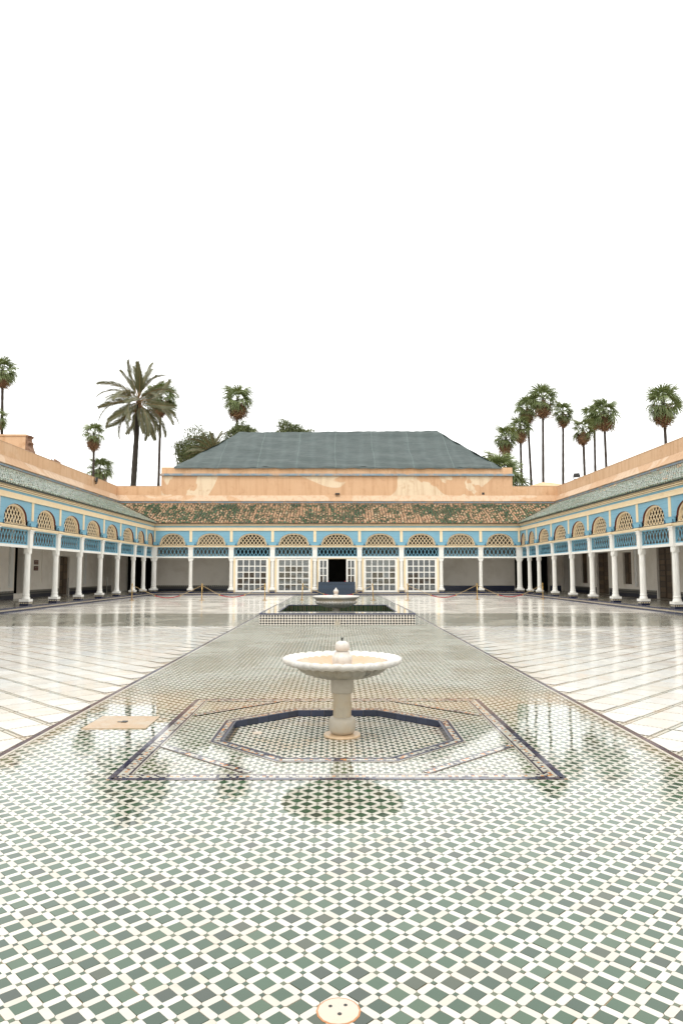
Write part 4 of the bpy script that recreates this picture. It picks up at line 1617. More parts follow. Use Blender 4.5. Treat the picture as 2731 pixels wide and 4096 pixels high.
YW, XW = 55.05, 17.6
far_open = [(-16.5, -14.5, .18, 3.3), (-7.9, -5.4, .18, 4.75), (-1.75, 1.75, .18, 4.75), (5.4, 7.9, .18, 4.75), (13.9, 16.6, .18, 3.6)]
wf = thing("palace_wall", (0, 0, 0), "peach plastered wall closing the far end, with a blue line above the worn roof", "wall", "walls behind the galleries")
wl = thing("palace_wall", (0, 0, 0), "peach plastered parapet wall rising above the left arcade", "wall", "walls behind the galleries")
wr = thing("palace_wall", (0, 0, 0), "peach plastered parapet wall rising above the right arcade", "wall", "walls behind the galleries")
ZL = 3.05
def split_wall(parent, axis, p0, p1, a0, a1, opens):
    lo = [(o[0], o[1], o[2], min(o[3], ZL)) for o in opens]
    hi = [(o[0], o[1], ZL, o[3]) for o in opens if o[3] > ZL + .01]
    m = MB(); wall_boxes(m, axis, p0, p1, a0, a1, .18, ZL, lo); m.build("lower_wall", m_whitewash, parent)
    m = MB(); wall_boxes(m, axis, p0, p1, a0, a1, ZL, 4.9, hi); m.build("shade_tinted_upper_wall", m_shadeplaster, parent)  # upper part split off so its colour carries the shade behind the arches
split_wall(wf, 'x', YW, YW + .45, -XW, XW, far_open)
left_open = [(38.45, 39.75, .45, 3.0), (44.7, 46.3, .186, 2.66)]
right_open = [(36.95, 38.65, .186, 2.98), (42.0, 43.25, .9, 2.85), (45.6, 47.65, .186, 2.93), (49.45, 50.7, .85, 3.0), (53.0, 54.5, .186, 3.2)]
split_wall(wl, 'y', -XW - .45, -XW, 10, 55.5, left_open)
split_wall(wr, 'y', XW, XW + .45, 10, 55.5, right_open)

def upper_wall(parent, axis, face, sgn, a0, a1, ztop=8.39):
    """parapet with its battered ledge, the blue line and the brown strip under it"""
    def bx(mb, d0, d1, z0, z1, e0=a0, e1=a1):
        p0, p1 = sorted((face + sgn * d0, face + sgn * d1))
        if axis == 'x': mb.box(e0, e1, p0, p1, z0, z1)
        else: mb.box(p0, p1, e0, e1, z0, z1)
        return mb
    bx(MB(), 0, .6, 4.91, ztop).build("parapet", m_peach, parent)
    bx(MB(), -.012, .62, ztop + .001, ztop + .035).build("coping", m_ledge, parent)
    # battered ledge
    n = max(2, int(abs(a1 - a0) / 1.2))
    v, f = [], []
    prof = [(-.36, 7.17), (-.385, 7.20), (-.34, 7.27), (-.02, 7.70)]
    for i in range(n + 1):
        a = a0 + (a1 - a0) * i / n
        for (d, z) in prof:
            d2 = face + sgn * (d + random.uniform(-.008, .008)); z2 = z + random.uniform(-.008, .008)
            v.append((a, d2, z2) if axis == 'x' else (d2, a, z2))
    for i in range(n):
        for j in range(3):
            f.append((i * 4 + j, (i + 1) * 4 + j, (i + 1) * 4 + j + 1, i * 4 + j + 1))
    MB().add(v, f).build("ledge", m_ledge, parent)
    bx(MB(), -.35, 0, 7.165, 7.19).build("ledge_soffit", m_ledge, parent)
    bx(MB(), -.335, 0, 7.05, 7.163).build("blue_line", m_blueline, parent)
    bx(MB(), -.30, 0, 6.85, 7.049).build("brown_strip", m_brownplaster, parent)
upper_wall(wf, 'x', 54.95, 1, -17.38, 17.40)
upper_wall(wl, 'y', -17.36, -1, 12, 54.95)
upper_wall(wr, 'y', 17.38, 1, 12, 54.95)
# dados
def dado(parent, axis, face, sgn, segs, mat, h=.62):
    for (a0, a1) in segs:
        if axis == 'x': MB().box(a0, a1, face - .02, face, Z_FLOOR, h).build("tile_dado", mat, parent)
        else:
            x0, x1 = sorted((face, face - sgn * .02))
            MB().box(x0, x1, a0, a1, Z_FLOOR, h).build("tile_dado", mat, parent)
dado(wf, 'x', YW, 1, [(-14.45, -7.95), (-5.35, -1.8)], m_dado)
dado(wf, 'x', YW, 1, [(1.8, 5.35), (7.95, 13.85), (16.65, 17.5)], m_dado_navy, .60)
dado(wl, 'y', -XW, -1, [(10, 38.4), (39.8, 44.6), (46.4, 54.9)], m_dado)
dado(wr, 'y', XW, 1, [(10, 36.85), (38.75, 45.5), (47.75, 52.9)], m_dado, .62)
# pilasters and blind recess on the side walls
for (par, X, s, ys) in ((wl, -XW, 1, (37.9, 40.1, 49.0)), (wr, XW, -1, (41.2, 44.6, 48.2))):
    for y in ys:
        x0, x1 = sorted((X, X + s * .10))
        MB().box(x0, x1, y - .17, y + .17, .8, 4.9).build("pilaster", m_whitepaint, par)
for (par, X, s, y0, y1) in ((wl, -XW, 1, 41.9, 44.2), (wr, XW, -1, 41.6, 44.0)):
    x0, x1 = sorted((X, X + s * .045))
    MB().box(x0, x1, y0, y0 + .06, .95, 2.95).box(x0, x1, y0 + .06, y1, 2.85, 2.95).build("recess_moulding", m_whitewash, par)

# dark rooms behind the openings
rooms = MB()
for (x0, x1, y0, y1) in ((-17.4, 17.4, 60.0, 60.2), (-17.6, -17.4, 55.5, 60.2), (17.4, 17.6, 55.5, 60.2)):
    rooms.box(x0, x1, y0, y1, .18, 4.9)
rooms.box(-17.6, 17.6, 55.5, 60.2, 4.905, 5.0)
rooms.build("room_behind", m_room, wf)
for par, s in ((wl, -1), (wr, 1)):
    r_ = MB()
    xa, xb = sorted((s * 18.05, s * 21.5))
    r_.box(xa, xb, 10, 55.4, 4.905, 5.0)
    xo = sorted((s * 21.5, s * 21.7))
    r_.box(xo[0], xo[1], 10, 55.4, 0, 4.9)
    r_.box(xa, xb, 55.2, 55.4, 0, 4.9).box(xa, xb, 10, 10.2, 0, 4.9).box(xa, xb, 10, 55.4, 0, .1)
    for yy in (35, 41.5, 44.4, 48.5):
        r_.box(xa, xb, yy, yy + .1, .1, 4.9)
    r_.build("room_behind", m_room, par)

# wooden doors and shutters set into the side walls
def wooden_leaf(parent, s, X, y0, y1, z0, z1, npan, kind, hinge_gap=0.03):
    par = link(kind, None, parent)
    w = (y1 - y0) / 2
    for q in (0, 1):
        a0, a1 = y0 + q * w + .01, y0 + (q + 1) * w - .01
        lf = MB()
        x0, x1 = sorted((X + s * .12, X + s * .17))
        lf.box(x0, x1, a0, a1, z0 + .01, z1 - .02)
        leaf = lf.build("leaf", m_wood, par)
        ph = (z1 - z0 - .1) / npan
        for k in range(npan):
            xx = sorted((X + s * .12, X + s * .095))
            MB().box(xx[0], xx[1], a0 + .08, a1 - .08, z0 + .08 + k * ph, z0 + .08 + (k + 1) * ph - .06).build("panel", m_woodlight, par)
    return par
wooden_leaf(wr, 1, XW, 36.97, 38.63, .19, 2.97, 9, "wooden_door")
wooden_leaf(wr, 1, XW, 42.02, 43.23, .91, 2.84, 3, "window_shutter")
wooden_leaf(wr, 1, XW, 45.62, 47.63, .19, 2.92, 9, "wooden_door")
wooden_leaf(wr, 1, XW, 49.47, 50.68, .86, 2.99, 3, "window_shutter")
wooden_leaf(wl, -1, -XW, 44.72, 46.28, .19, 2.64, 5, "wooden_door")

# two maroon plaques with lines of lettering
for zc, lab in ((2.21, "upper maroon plaque with two lines of lettering, on the white wall behind the left arcade"), (1.86, "lower maroon plaque with two lines of lettering, on the white wall behind the left arcade")):
    pl = link("wall_plaque", MB().box(-.012, .012, -.28, .28, -.13, .13).mesh("wall_plaque", m_sign), None, (-XW + .014, 41.15, zc))
    tag(pl, lab, "sign", "maroon plaques")
    t_ = MB()
    for zz_ in (-.05, .045):
        y = -.2
        while y < .2:
            L = random.uniform(.03, .08)
            t_.box(.0125, .014, y, min(y + L, .22), zz_ - .012, zz_ + .012)
            y += L + .02
    t_.build("lettering", m_signtext, pl)

# lamps and goods seen in the left doorway
sh = MB().box(-18.9, -18.3, 38.3, 39.9, .19, .95).box(-18.9, -18.3, 38.3, 39.9, 1.62, 1.66).box(-18.95, -18.9, 38.3, 39.9, .95, 2.6).build("display_shelf", m_wood)
tag(sh, "dark wooden shelf unit just inside the left arcade's open doorway", "shelf")
for (z, lab) in ((.95, "table lamp with a pale cone shade on the lower board of the doorway shelf"), (1.66, "table lamp with a pale cone shade on the upper board of the doorway shelf")):
    lp = thing("table_lamp", (-18.5, 38.85, z), lab, "lamp", "lamps in the doorway")
    MB().lathe([(.07, 0), (.09, .03), (.03, .06), (.05, .14), (.02, .22), (.012, .28)], 12).build("stand", m_gold, lp, True)
    MB().lathe([(.17, .24), (.08, .46), (.075, .46)], 16).build("lamp_shade", m_shade, lp, True)

# ------------------------------------------------------------------ hall with its tarpaulin roof
hall = thing("palace_hall", (0, 58, 0), "tall hall with patched peach walls and green tarpaulin roof behind the far arcade", "building")
MB().box(-13.87, 13.83, -3.09, 10, 7.2, 9.21).build("wall", m_hall, hall)
MB().box(-13.87, 13.83, -3.13, 10, 9.40, 9.90).build("upper_wall_band", m_brownplaster2 if 'm_brownplaster2' in globals() else m_peach, hall)
m_blue_on = MB().box(-13.96, 13.92, -3.22, -3.0, 9.31, 9.395).box(-13.99, 13.95, -3.25, -3.0, 9.23, 9.305)
m_blue_on.build("cornice", m_blueline, hall)
MB().box(-13.87, 13.83, -3.05, 9.9, 9.211, 9.399).build("wall_core", m_peach, hall)
# parapet crumbling corner
v = []
# tarpaulin
def tarp_mesh():
    nx, ny = 110, 34
    zb, zt = 9.90, 13.98
    v, f = [], []
    y0, yr = -3.22, 3.1
    for j in range(ny + 1):
        t_ = j / ny
        xl = -12.85 + (4.2) * t_
        xr = 13.0 - (4.2) * t_
        for i in range(nx + 1):
            s_ = i / nx
            x = xl + (xr - xl) * s_
            y = y0 + (yr - y0) * t_
            z = zb + (zt - zb) * (t_ ** .97) + (.14 * s_ if t_ > .9 else 0) * t_
            sag = -.10 * math.sin(math.pi * t_) * (1 + .4 * math.sin(x * 1.1))
            wr_ = .10 * noise.noise(Vector((x * .5, t_ * 6, 1.2))) + .05 * noise.noise(Vector((x * 2.2, t_ * 9, 4.2)))
            wr_ += .03 * math.sin(t_ * 40 + x * .8) * max(0, 1 - t_ * 3)
            if t_ == 0: z += .06 * noise.noise(Vector((x * .6, 9, 2)))
            v.append((x, y, z + sag + wr_))
    W = nx + 1
    for j in range(ny):
        for i in range(nx):
            f.append((j * W + i, j * W + i + 1, (j + 1) * W + i + 1, (j + 1) * W + i))
    # hip ends and back slope
    def strip(pa, pb, pc, pd, m1=24, m2=24):
        k = len(v)
        for j in range(m2 + 1):
            for i in range(m1 + 1):
                a = Vector(pa).lerp(Vector(pb), i / m1); b_ = Vector(pd).lerp(Vector(pc), i / m1)
                p = a.lerp(b_, j / m2)
                v.append((p.x, p.y, p.z + .08 * noise.noise(p * .8)))
        for j in range(m2):
            for i in range(m1):
                q = k + j * (m1 + 1) + i
                f.append((q, q + 1, q + m1 + 2, q + m1 + 1))
    strip((13.0, -3.22, zb), (13.0, 9.4, zb), (8.8, 3.15, zt + .1), (8.8, 3.05, zt + .1))
    strip((-12.85, 9.4, zb), (-12.85, -3.22, zb), (-8.65, 3.05, zt - .04), (-8.65, 3.15, zt - .04))
    strip((13.0, 9.4, zb), (-12.85, 9.4, zb), (-8.65, 3.1, zt - .04), (8.8, 3.1, zt + .1), 40, 16)
    me = bpy.data.meshes.new("tarpaulin_roof")
    me.from_pydata(v, [], f)
    me.polygons.foreach_set("use_smooth", [True] * len(me.polygons))
    me.materials.append(m_tarp)
    return me
link("tarpaulin_roof", tarp_mesh(), hall)
# hanging edge of the tarpaulin
b = MB()
vv, ff = [], []
n = 120
for i in range(n + 1):
    x = -12.85 + 25.85 * i / n
    a = .05 * noise.noise(Vector((x * .6, 9, 2))) + .10 * noise.noise(Vector((x * .5, 0, 1.2)))
    vv += [(x, -3.225, 9.92 + a), (x, -3.30 - .03 * math.sin(x * 3), 9.80 + .05 * noise.noise(Vector((x * 1.3, 3, 3)))), ]
for i in range(n):
    ff.append((i * 2 + 1, i * 2 + 3, i * 2 + 2, i * 2))
b.add(vv, ff).build("tarpaulin_hem", m_tarp, hall, True)
MB().box(-.18, .18, -3.30, -3.06, 7.74, 7.84).build("ventilation_hole", m_black, hall)
MB().box(11.5 - .1, 11.5 + .1, -3.10, -3.05, 7.74, 7.92).build("ventilation_hole", m_black, hall)

# ruined wall behind the left parapet, low pyramid behind the right corner
rw = thing("ruined_wall", (-22, 44.9, 0), "peach wall stump with a broken brick end, beyond the left parapet", "wall")
MB().box(-4, 2.0, -.4, .4, 7.5, 10.35).box(-4.05, 2.05, -.45, .45, 10.351, 10.46).build("wall", m_peach, rw)
rb = MB()
nz, ny_ = 22, 6
vv, ff = [], []
for i in range(nz + 1):
    z = 7.0 + 3.4 * i / nz
    w = .75 - .6 * (i / nz) + .28 * noise.noise(Vector((i * .7, 1.5, 3)))
    if i == nz: w = .25
    for (yy, k) in ((-.38, .8), (-.2, 1), (.2, 1), (.38, .8)):
        vv.append((2.0 + max(.1, w) * k + .12 * noise.noise(Vector((i * 1.3, yy * 4, 7))), yy, z))
        vv.append((1.9, yy, z))
for i in range(nz):
    for j in range(3):
        a = i * 8 + j * 2
        ff.append((a, a + 2, a + 10, a + 8))
    ff.append((i * 8 + 1, i * 8, i * 8 + 8, i * 8 + 9))
ff.append((nz * 8 + 1, nz * 8, nz * 8 + 2, nz * 8 + 3)); ff.append((nz * 8 + 3, nz * 8 + 2, nz * 8 + 4, nz * 8 + 5)); ff.append((nz * 8 + 5, nz * 8 + 4, nz * 8 + 6, nz * 8 + 7))
rb.add(vv, ff).build("broken_end", m_rubble, rw)
ru = MB()
for i in range(9):
    x, y, z = random.uniform(-.8, .8), random.uniform(-.2, .2), 0
    s_ = random.uniform(.15, .4)
    ru.add([(x - s_, y - .1, -1.2), (x + s_, y - .1, -1.2), (x + s_, y + .2, -1.2), (x - s_, y + .2, -1.2), (x - s_ * .5, y, random.uniform(-.1, .25)), (x + s_ * .4, y, random.uniform(-.2, .15)), (x + s_ * .5, y + .2, .0), (x - s_ * .4, y + .1, .1)],
           [(0, 1, 5, 4), (1, 2, 6, 5), (2, 3, 7, 6), (3, 0, 4, 7), (4, 5, 6, 7)])
o = ru.build("rubble_heap", m_rubble, None, loc=(-18.9, 45.0, 8.75)); tag(o, "small heap of broken masonry on top of the left parapet wall", "rubble")
pyr = MB().add([(-1.7, -1.2, 7.5), (1.7, -1.2, 7.5), (1.7, 1.2, 7.5), (-1.7, 1.2, 7.5), (-1.7, -1.2, 8.9), (1.7, -1.2, 8.9), (1.7, 1.2, 8.9), (-1.7, 1.2, 8.9), (-.5, 0, 9.35), (.3, 0, 9.35)],
               [(0, 1, 5, 4), (1, 2, 6, 5), (2, 3, 7, 6), (3, 0, 4, 7), (4, 5, 9, 8), (5, 6, 9), (6, 7, 8, 9), (7, 4, 8)]).build("low_roof", m_peach, None, loc=(17.9, 59.5, -.02))
tag(pyr, "low hipped peach roof peeping over the far right corner of the parapet", "roof")

# ------------------------------------------------------------------ palms and trees
def fan_leaf(seed, petiole=.8, blade=.95, droop=.35):
    rr = random.Random(seed)
    mb = MB()
    # petiole
    pts = [(0, 0, 0), (petiole * .5, 0, .03), (petiole, 0, .0)]
    mb.tube(pts, [.03, .022, .018], 4)
    n = 20
    for i in range(n):
        a = R(-118 + 236 * i / (n - 1)) + rr.gauss(0, .04)
        L = blade * (1 - .18 * abs(a) / 2) * rr.uniform(.85, 1.08)
        w = .046
        d = Vector((math.cos(a), math.sin(a), 0))
        s_ = Vector((-math.sin(a), math.cos(a), 0))
        o_ = Vector((petiole, 0, 0))
        zf = .018 if i % 2 else -.018
        dr_ = droop * rr.uniform(.5, 1.7)
        p = [o_, o_ + d * L * .38 + Vector((0, 0, zf - dr_ * .03 * L)), o_ + d * L * .74 + Vector((0, 0, -dr_ * .22 * L)), o_ + d * L * .93 + Vector((0, 0, -dr_ * .62 * L))]
        ws = [.012, w, w * .72, .006]
        k = len(mb.v)
        for q, ww in zip(p, ws):
            mb.v.append(tuple(q - s_ * ww)); mb.v.append(tuple(q + s_ * ww))
        for j in range(3):
            mb.f.append((k + j * 2, k + j * 2 + 1, k + j * 2 + 3, k + j * 2 + 2))
    return mb
FAN = [fan_leaf(i, petiole=.75 + .1 * (i % 2), droop=.5 + .2 * i) for i in range(4)]
FAN_G = [f.mesh("frond", m_fan) for f in FAN]
FAN_Y = [f.mesh("frond", m_fanyoung) for f in FAN]
DEADF = [fan_leaf(10 + i, petiole=.7, blade=.75, droop=1.7) for i in range(2)]
DEAD = [f.mesh("dead_frond", m_dead) for f in DEADF]

def skirt_mesh(seed, length=2.0, r_top=.75, r_bot=.32):
    rr = random.Random(seed)
    mb = MB()
    for i in range(300):
        a = rr.uniform(0, 2 * math.pi)
        u = rr.random()
        top = -u * length * .72
        R0 = (r_top + (r_bot - r_top) * (u ** .8)) * rr.uniform(.2, 1.0)
        L = rr.uniform(.45, 1.15) * (1 if u < .6 else .6)
        w = rr.uniform(.012, .04)
        d = Vector((math.cos(a), math.sin(a), 0))
        s_ = Vector((-math.sin(a), math.cos(a), 0))
        p0 = d * R0 + Vector((0, 0, top))
        p1 = d * (R0 * 1.03) + Vector((0, 0, top - L * .6)) + s_ * rr.gauss(0, .03)
        p2 = d * (R0 * .93) + Vector((0, 0, top - L)) + s_ * rr.gauss(0, .05)
        mb.add([p0 - s_ * w, p0 + s_ * w, p1 + s_ * w, p1 - s_ * w, p2], [(0, 1, 2, 3), (3, 2, 4)])
    return mb.mesh("dead_leaf_skirt", m_dead)
SKIRTS = [skirt_mesh(3 + i, 2.0, .85, .38) for i in range(3)]

def trunk_mesh(pts, rads, mat, rings=True, name="trunk"):
    P, Rr = [], []
    for k in range(len(pts) - 1):
        n = max(2, int((Vector(pts[k + 1]) - Vector(pts[k])).length / .35))
        for i in range(n):
            t_ = i / n
            P.append(Vector(pts[k]).lerp(Vector(pts[k + 1]), t_))
            r_ = rads[k] + (rads[k + 1] - rads[k]) * t_
            Rr.append(r_ * (1 + random.uniform(-.07, .09)))
    P.append(Vector(pts[-1])); Rr.append(rads[-1])
    return MB().tube(P, Rr, 10).mesh(name, mat)

def rot_to(az, el, roll=0.0):
    return Euler((roll, -el, az), 'XYZ')

def fan_palm(x, y, zc, label, size=1.0, lean=0.0, skirt=True, seed=0, live=27, young=5, rtr=.155, dead=26, bend=0.0, skirt_len=1.0, group="tall fan palms beyond the walls"):
    rr = random.Random(seed)
    base = (x + lean, y, -.5)
    t = thing("fan_palm", base, label, "palm tree", group)
    top = Vector((-lean, 0, zc + .5))
    mid = Vector((-lean * .5 + bend, 0, (zc + .5) * .6))
    tr = link("trunk", trunk_mesh([(0, 0, 0), tuple(mid), tuple(top)], [rtr * 1.4, rtr, rtr * .85], m_trunk), t)
    for i in range(live):
        az = i * 2.39996 + rr.gauss(0, .15)
        u = (i + .5) / live
        el = R(82 - 135 * u ** .9) + rr.gauss(0, .1)
        mesh = (FAN_Y if i < young else FAN_G)[rr.randrange(4)]
        o = link("frond", mesh, t, top + Vector((0, 0, .1 - .35 * u)), rot_to(az, el, rr.gauss(0, .5)))
        sc = 1.12 * size * rr.uniform(.85, 1.1) * (.8 if i < 4 else 1)
        o.scale = (sc, sc, sc)
    if dead:
        for i in range(dead):
            az = rr.uniform(0, 6.283)
            el = R(rr.uniform(-78, -48))
            o = link("dead_frond", DEAD[rr.randrange(2)], t, top + Vector((0, 0, -.25 - .5 * rr.random())), rot_to(az, el, rr.gauss(0, .4)))
            sc = 1.1 * size * rr.uniform(.75, 1.1)
            o.scale = (sc, sc, sc)
    if skirt:
        o = link("dead_leaf_skirt", SKIRTS[seed % 3], t, top + Vector((0, 0, -.35)), (0, 0, rr.uniform(0, 6)))
        o.scale = (size, size, size * skirt_len)
    return t

PG = [
    (20.7, 85, 18.3, "fan palm with broad light green crown, nearest the hall in the right group", dict(size=1.05, lean=1.5, skirt_len=1.25, seed=1, young=6)),
    (23.3, 88, 20.2, "fan palm half hidden behind the light green crowned one, right of the tarpaulin roof", dict(size=.95, lean=.1, seed=2)),
    (24.8, 90, 23.3, "fan palm touching the tallest crown on its left side, right group", dict(size=1.05, lean=.6, seed=3)),
    (25.7, 86, 23.4, "tallest fan palm of the right group, with a wide crown and yellow tip", dict(size=1.25, lean=-.4, seed=4, young=4, dead=20)),
    (29.5, 90, 22.6, "fan palm standing alone between the tallest crown and the pair over the right parapet", dict(size=.95, lean=-.5, seed=5)),
    (29.9, 84, 19.2, "lowest ragged fan palm with a leaning trunk, left of the pair over the right parapet", dict(size=.95, lean=-.5, seed=6, live=20, bend=.3)),
    (34.3, 92, 22.8, "fan palm behind and left of the dense dark crown over the right parapet", dict(size=1.0, lean=-.2, seed=7)),
    (32.9, 85, 21.5, "fan palm with the densest dark crown and yellow tip over the right parapet", dict(size=1.25, lean=.2, seed=8, dead=20, young=2)),
    (33.2, 70, 19.0, "solitary fan palm with a thick brown skirt at the far right", dict(size=1.25, lean=.3, seed=9, dead=22, young=3)),
    (-36.5, 75, 23.8, "slender fan palm cut by the left edge, with a long curving trunk", dict(size=1.0, lean=.6, seed=10, skirt_len=.9)),
    (-36.4, 74, 18.3, "low fan palm fronds showing at the left edge beside the curving trunk", dict(size=.8, lean=-.4, seed=15, live=18, dead=4)),
    (-31.6, 90, 19.7, "fan palm with a drooping skirt above the lower one, behind the left parapet", dict(size=1.05, lean=.2, seed=11, live=20, skirt_len=1.1)),
    (-31.4, 92, 15.4, "lower bushy fan palm crown just showing over the left parapet", dict(size=1.15, lean=.1, seed=12, live=26)),
    (-21.5, 84, 23.0, "slim fan palm mostly hidden behind the date palm's right fronds", dict(size=1.25, lean=-.1, seed=13)),
    (-11.6, 80, 21.8, "fan palm standing behind the left end of the tarpaulin roof", dict(size=1.2, lean=-.1, seed=14, live=24)),
]
for (x, y, z, lab, kw) in PG:
    fan_palm(x, y, z, lab, **kw)
fan_palm(17.6, 75, 12.6, "squat dark green fan palm without a skirt, behind the right hip of the tarpaulin roof", size=1.45, skirt=False, seed=21, live=34, dead=0, rtr=.2, group="low palms behind the hall")
fan_palm(19.6, 76, 10.9, "small drooping fan palm between the hall's right corner and the palm trunks", size=1.1, skirt=False, seed=22, live=18, dead=5, rtr=.2, group="low palms behind the hall")

def date_frond(seed, L=4.2, curve=.9):
    rr = random.Random(seed)
    mb = MB()
    n = 26
    P = []
    el = .12
    p = Vector((0, 0, 0))
    for i in range(n + 1):
        P.append(p.copy())
        u = i / n
        e = -curve * u ** 1.15
        p += Vector((math.cos(e), 0, math.sin(e))) * (L / n)
    mb.tube(P, [.045 * (1 - .85 * i / n) for i in range(n + 1)], 4)
    m = mb
    lf = MB()
    for i in range(84):
        u = .2 + .79 * i / 84
        k = u * n
        i0 = min(n - 1, int(k))
        q = P[i0].lerp(P[i0 + 1], k - i0)
        d = (P[i0 + 1] - P[i0]).normalized()
        up = Vector((-d.z, 0, d.x))
        for s_ in (-1, 1):
            side = Vector((0, s_, 0))
            ll = .72 * (math.sin(math.pi * min(1, .12 + u * .86)) ** .5) * rr.uniform(.8, 1.1)
            dirv = (d * .80 + side * .60 + up * rr.uniform(.05, .42)).normalized()
            dirv.z -= .12
            w = .022
            wv = d.cross(dirv).normalized().cross(dirv).normalized() * w
            tip = q + dirv * ll + Vector((0, 0, -.06 * rr.random()))
            mid = q + dirv * ll * .5
            lf.add([q - wv * .6, q + wv * .6, mid + wv, mid - wv, tip], [(0, 1, 2, 3), (3, 2, 4)])
    # stalk and leaflets in one frond with two materials
    me = bpy.data.meshes.new("frond")
    k = len(mb.v)
    me.from_pydata(mb.v + lf.v, [], mb.f + [tuple(i + k for i in f) for f in lf.f])
    me.materials.append(m_rachis); me.materials.append(m_date)
    idx = [0] * len(mb.f) + [1] * len(lf.f)
    me.polygons.foreach_set("material_index", idx)
    return me
DF = [date_frond(1, 4.4, 1.0), date_frond(2, 4.8, 1.5), date_frond(3, 4.4, 1.25), date_frond(4, 3.9, .35)]

def date_palm(x, y, zc, label, scale, n, seed, rtr=.29, trunk=True, elmin=-50):
    rr = random.Random(seed)
    t = thing("date_palm", (x, y, -.5), label, "palm tree")
    top = Vector((0, 0, zc + .5))
    link("trunk", trunk_mesh([(-.75 * scale, 0, 0), (-.3 * scale, 0, zc * .6), tuple(top)], [rtr * 1.15, rtr * 1.05, rtr * .8], m_trunk_date), t)
    for i in range(n):
        az = i * 2.39996 + rr.gauss(0, .12)
        u = (i + .5) / n
        el = R(84 - (84 - elmin) * u ** .85) + rr.gauss(0, .06)
        k = 3 if u < .25 else (0 if u < .5 else (1 if u < .8 else 2))
        if rr.random() < .25: k = (k + 1) % 3
        o = link("frond", DF[k], t, top + Vector((0, 0, .3 - .6 * u)), rot_to(az, el, rr.gauss(0, .7)))
        s_ = scale * rr.uniform(.85, 1.06)
        o.scale = (s_, s_, s_)
    mb = MB()
    for i in range(60):
        a = rr.uniform(0, 6.28); r0 = rtr * rr.uniform(.8, 1.25)
        z = zc + .5 - rr.uniform(-.1, 1.2) * scale
        d = Vector((math.cos(a), math.sin(a), 0)); s_ = Vector((-math.sin(a), math.cos(a), 0))
        p = d * r0 + Vector((0, 0, z)); q = d * (r0 + rr.uniform(.05, .5) * scale) + Vector((0, 0, z + rr.uniform(-.5, .55) * scale))
        mb.add([p - s_ * .06, p + s_ * .06, q + s_ * .02, q - s_ * .02], [(0, 1, 2, 3)])
    mb.build("frond_stubs", m_dead, t)
    return t
date_palm(-21.6, 75, 20.2, "large date palm with thick dark trunk and arching grey green fronds left of the hall", 1.08, 46, 5)
date_palm(-13.2, 74, 14.1, "date palm with only its upper fronds showing over the left hip of the tarpaulin roof", .72, 30, 8, rtr=.3, elmin=5)

def leafy_tree(x, y, zc, rx, rz_, n, label, seed):
    rr = random.Random(seed)
    t = thing("leafy_tree", (x, y, -.5), label, "tree", "leafy trees behind the hall")
    MB().tube([(0, 0, 0), (.2, 0, zc * .5), (0, 0, zc - .5)], [.35, .28, .15], 8).build("trunk", m_bark, t)
    lb = MB()
    clumps = []
    for i in range(16):
        a, el = rr.uniform(0, 6.28), rr.uniform(-.4, 1.3)
        c = Vector((math.cos(a) * math.cos(el) * rx * rr.uniform(.3, .95), math.sin(a) * math.cos(el) * rx * .7, zc + .5 + math.sin(el) * rz_ * rr.uniform(.3, .95)))
        clumps.append((c, rr.uniform(.28, .5) * min(rx, rz_ * 1.4)))
        lb.tube([(0, 0, zc - .8), tuple(c * .5 + Vector((0, 0, (zc) * .5))), tuple(c)], [.1, .06, .02], 5)
    lb.build("limbs", m_bark, t)
    mb = MB()
    for i in range(n):
        c, r_ = clumps[rr.randrange(16)]
        while True:
            p = Vector((rr.gauss(0, 1), rr.gauss(0, 1), rr.gauss(0, 1)))
            if p.length > .1: break
        p = c + p.normalized() * r_ * rr.uniform(.55, 1.12)
        s_ = rr.uniform(.07, .15)
        e = Euler((rr.uniform(0, 3), rr.uniform(0, 3), rr.uniform(0, 3))).to_matrix()
        mb.add([p + e @ Vector((-s_, 0, 0)), p + e @ Vector((0, -s_ * .5, .01)), p + e @ Vector((s_ * 1.2, 0, 0)), p + e @ Vector((0, s_ * .5, .01))], [(0, 1, 2, 3)])
    mb.build("crown", m_leafy, t)
    return t
leafy_tree(-15.6, 78, 14.8, 3.0, 2.6, 9000, "dark leafy tree behind the date palm at the roof's left hip", 1)
leafy_tree(-11.0, 80, 17.0, 2.6, 1.3, 6000, "leafy tree showing above the roof ridge round the fan palm's trunk", 2)
leafy_tree(-5.9, 82, 17.4, 3.1, 1.5, 7000, "leafy tree top peeping over the ridge left of the middle of the tarpaulin roof", 3)

# ------------------------------------------------------------------ rope barriers
STAN = [(-11.97, 41.2), (-7.87, 41.05), (-4.23, 41.2), (-2.06, 41.2), (2.10, 41.15), (4.10, 41.15), (8.39, 42.3), (12.66, 43.4)]
STL = ["brass rope post nearest the left arcade", "brass rope post in front of the far arcade's second bay", "brass rope post in front of the first glazed door from the left",
       "leaning brass rope post just left of the pool fountain", "leaning brass rope post just right of the pool fountain", "brass rope post in front of the last glazed door on the right",
       "brass rope post in front of the far arcade's eighth bay", "brass rope post nearest the right arcade"]
post0 = None
post_me = MB().lathe([(.155, 0), (.155, .012), (.12, .022), (.03, .035), (.022, .05), (.021, .86), (.034, .862), (.034, .885), (.024, .89), (.022, .91), (.034, .925), (.038, .945), (.030, .968), (.008, .98)], 20)
cap_me = MB().lathe([(.035, .84), (.035, .866)], 16).mesh("ring", m_gold, True)
base_me = MB().lathe([(.16, 0), (.16, .014), (.125, .024), (.04, .034)], 28).mesh("base", m_gold, 'auto')
pole_me = MB().lathe([(.024, .03), (.022, .845)], 12).mesh("pole", m_gold, True)
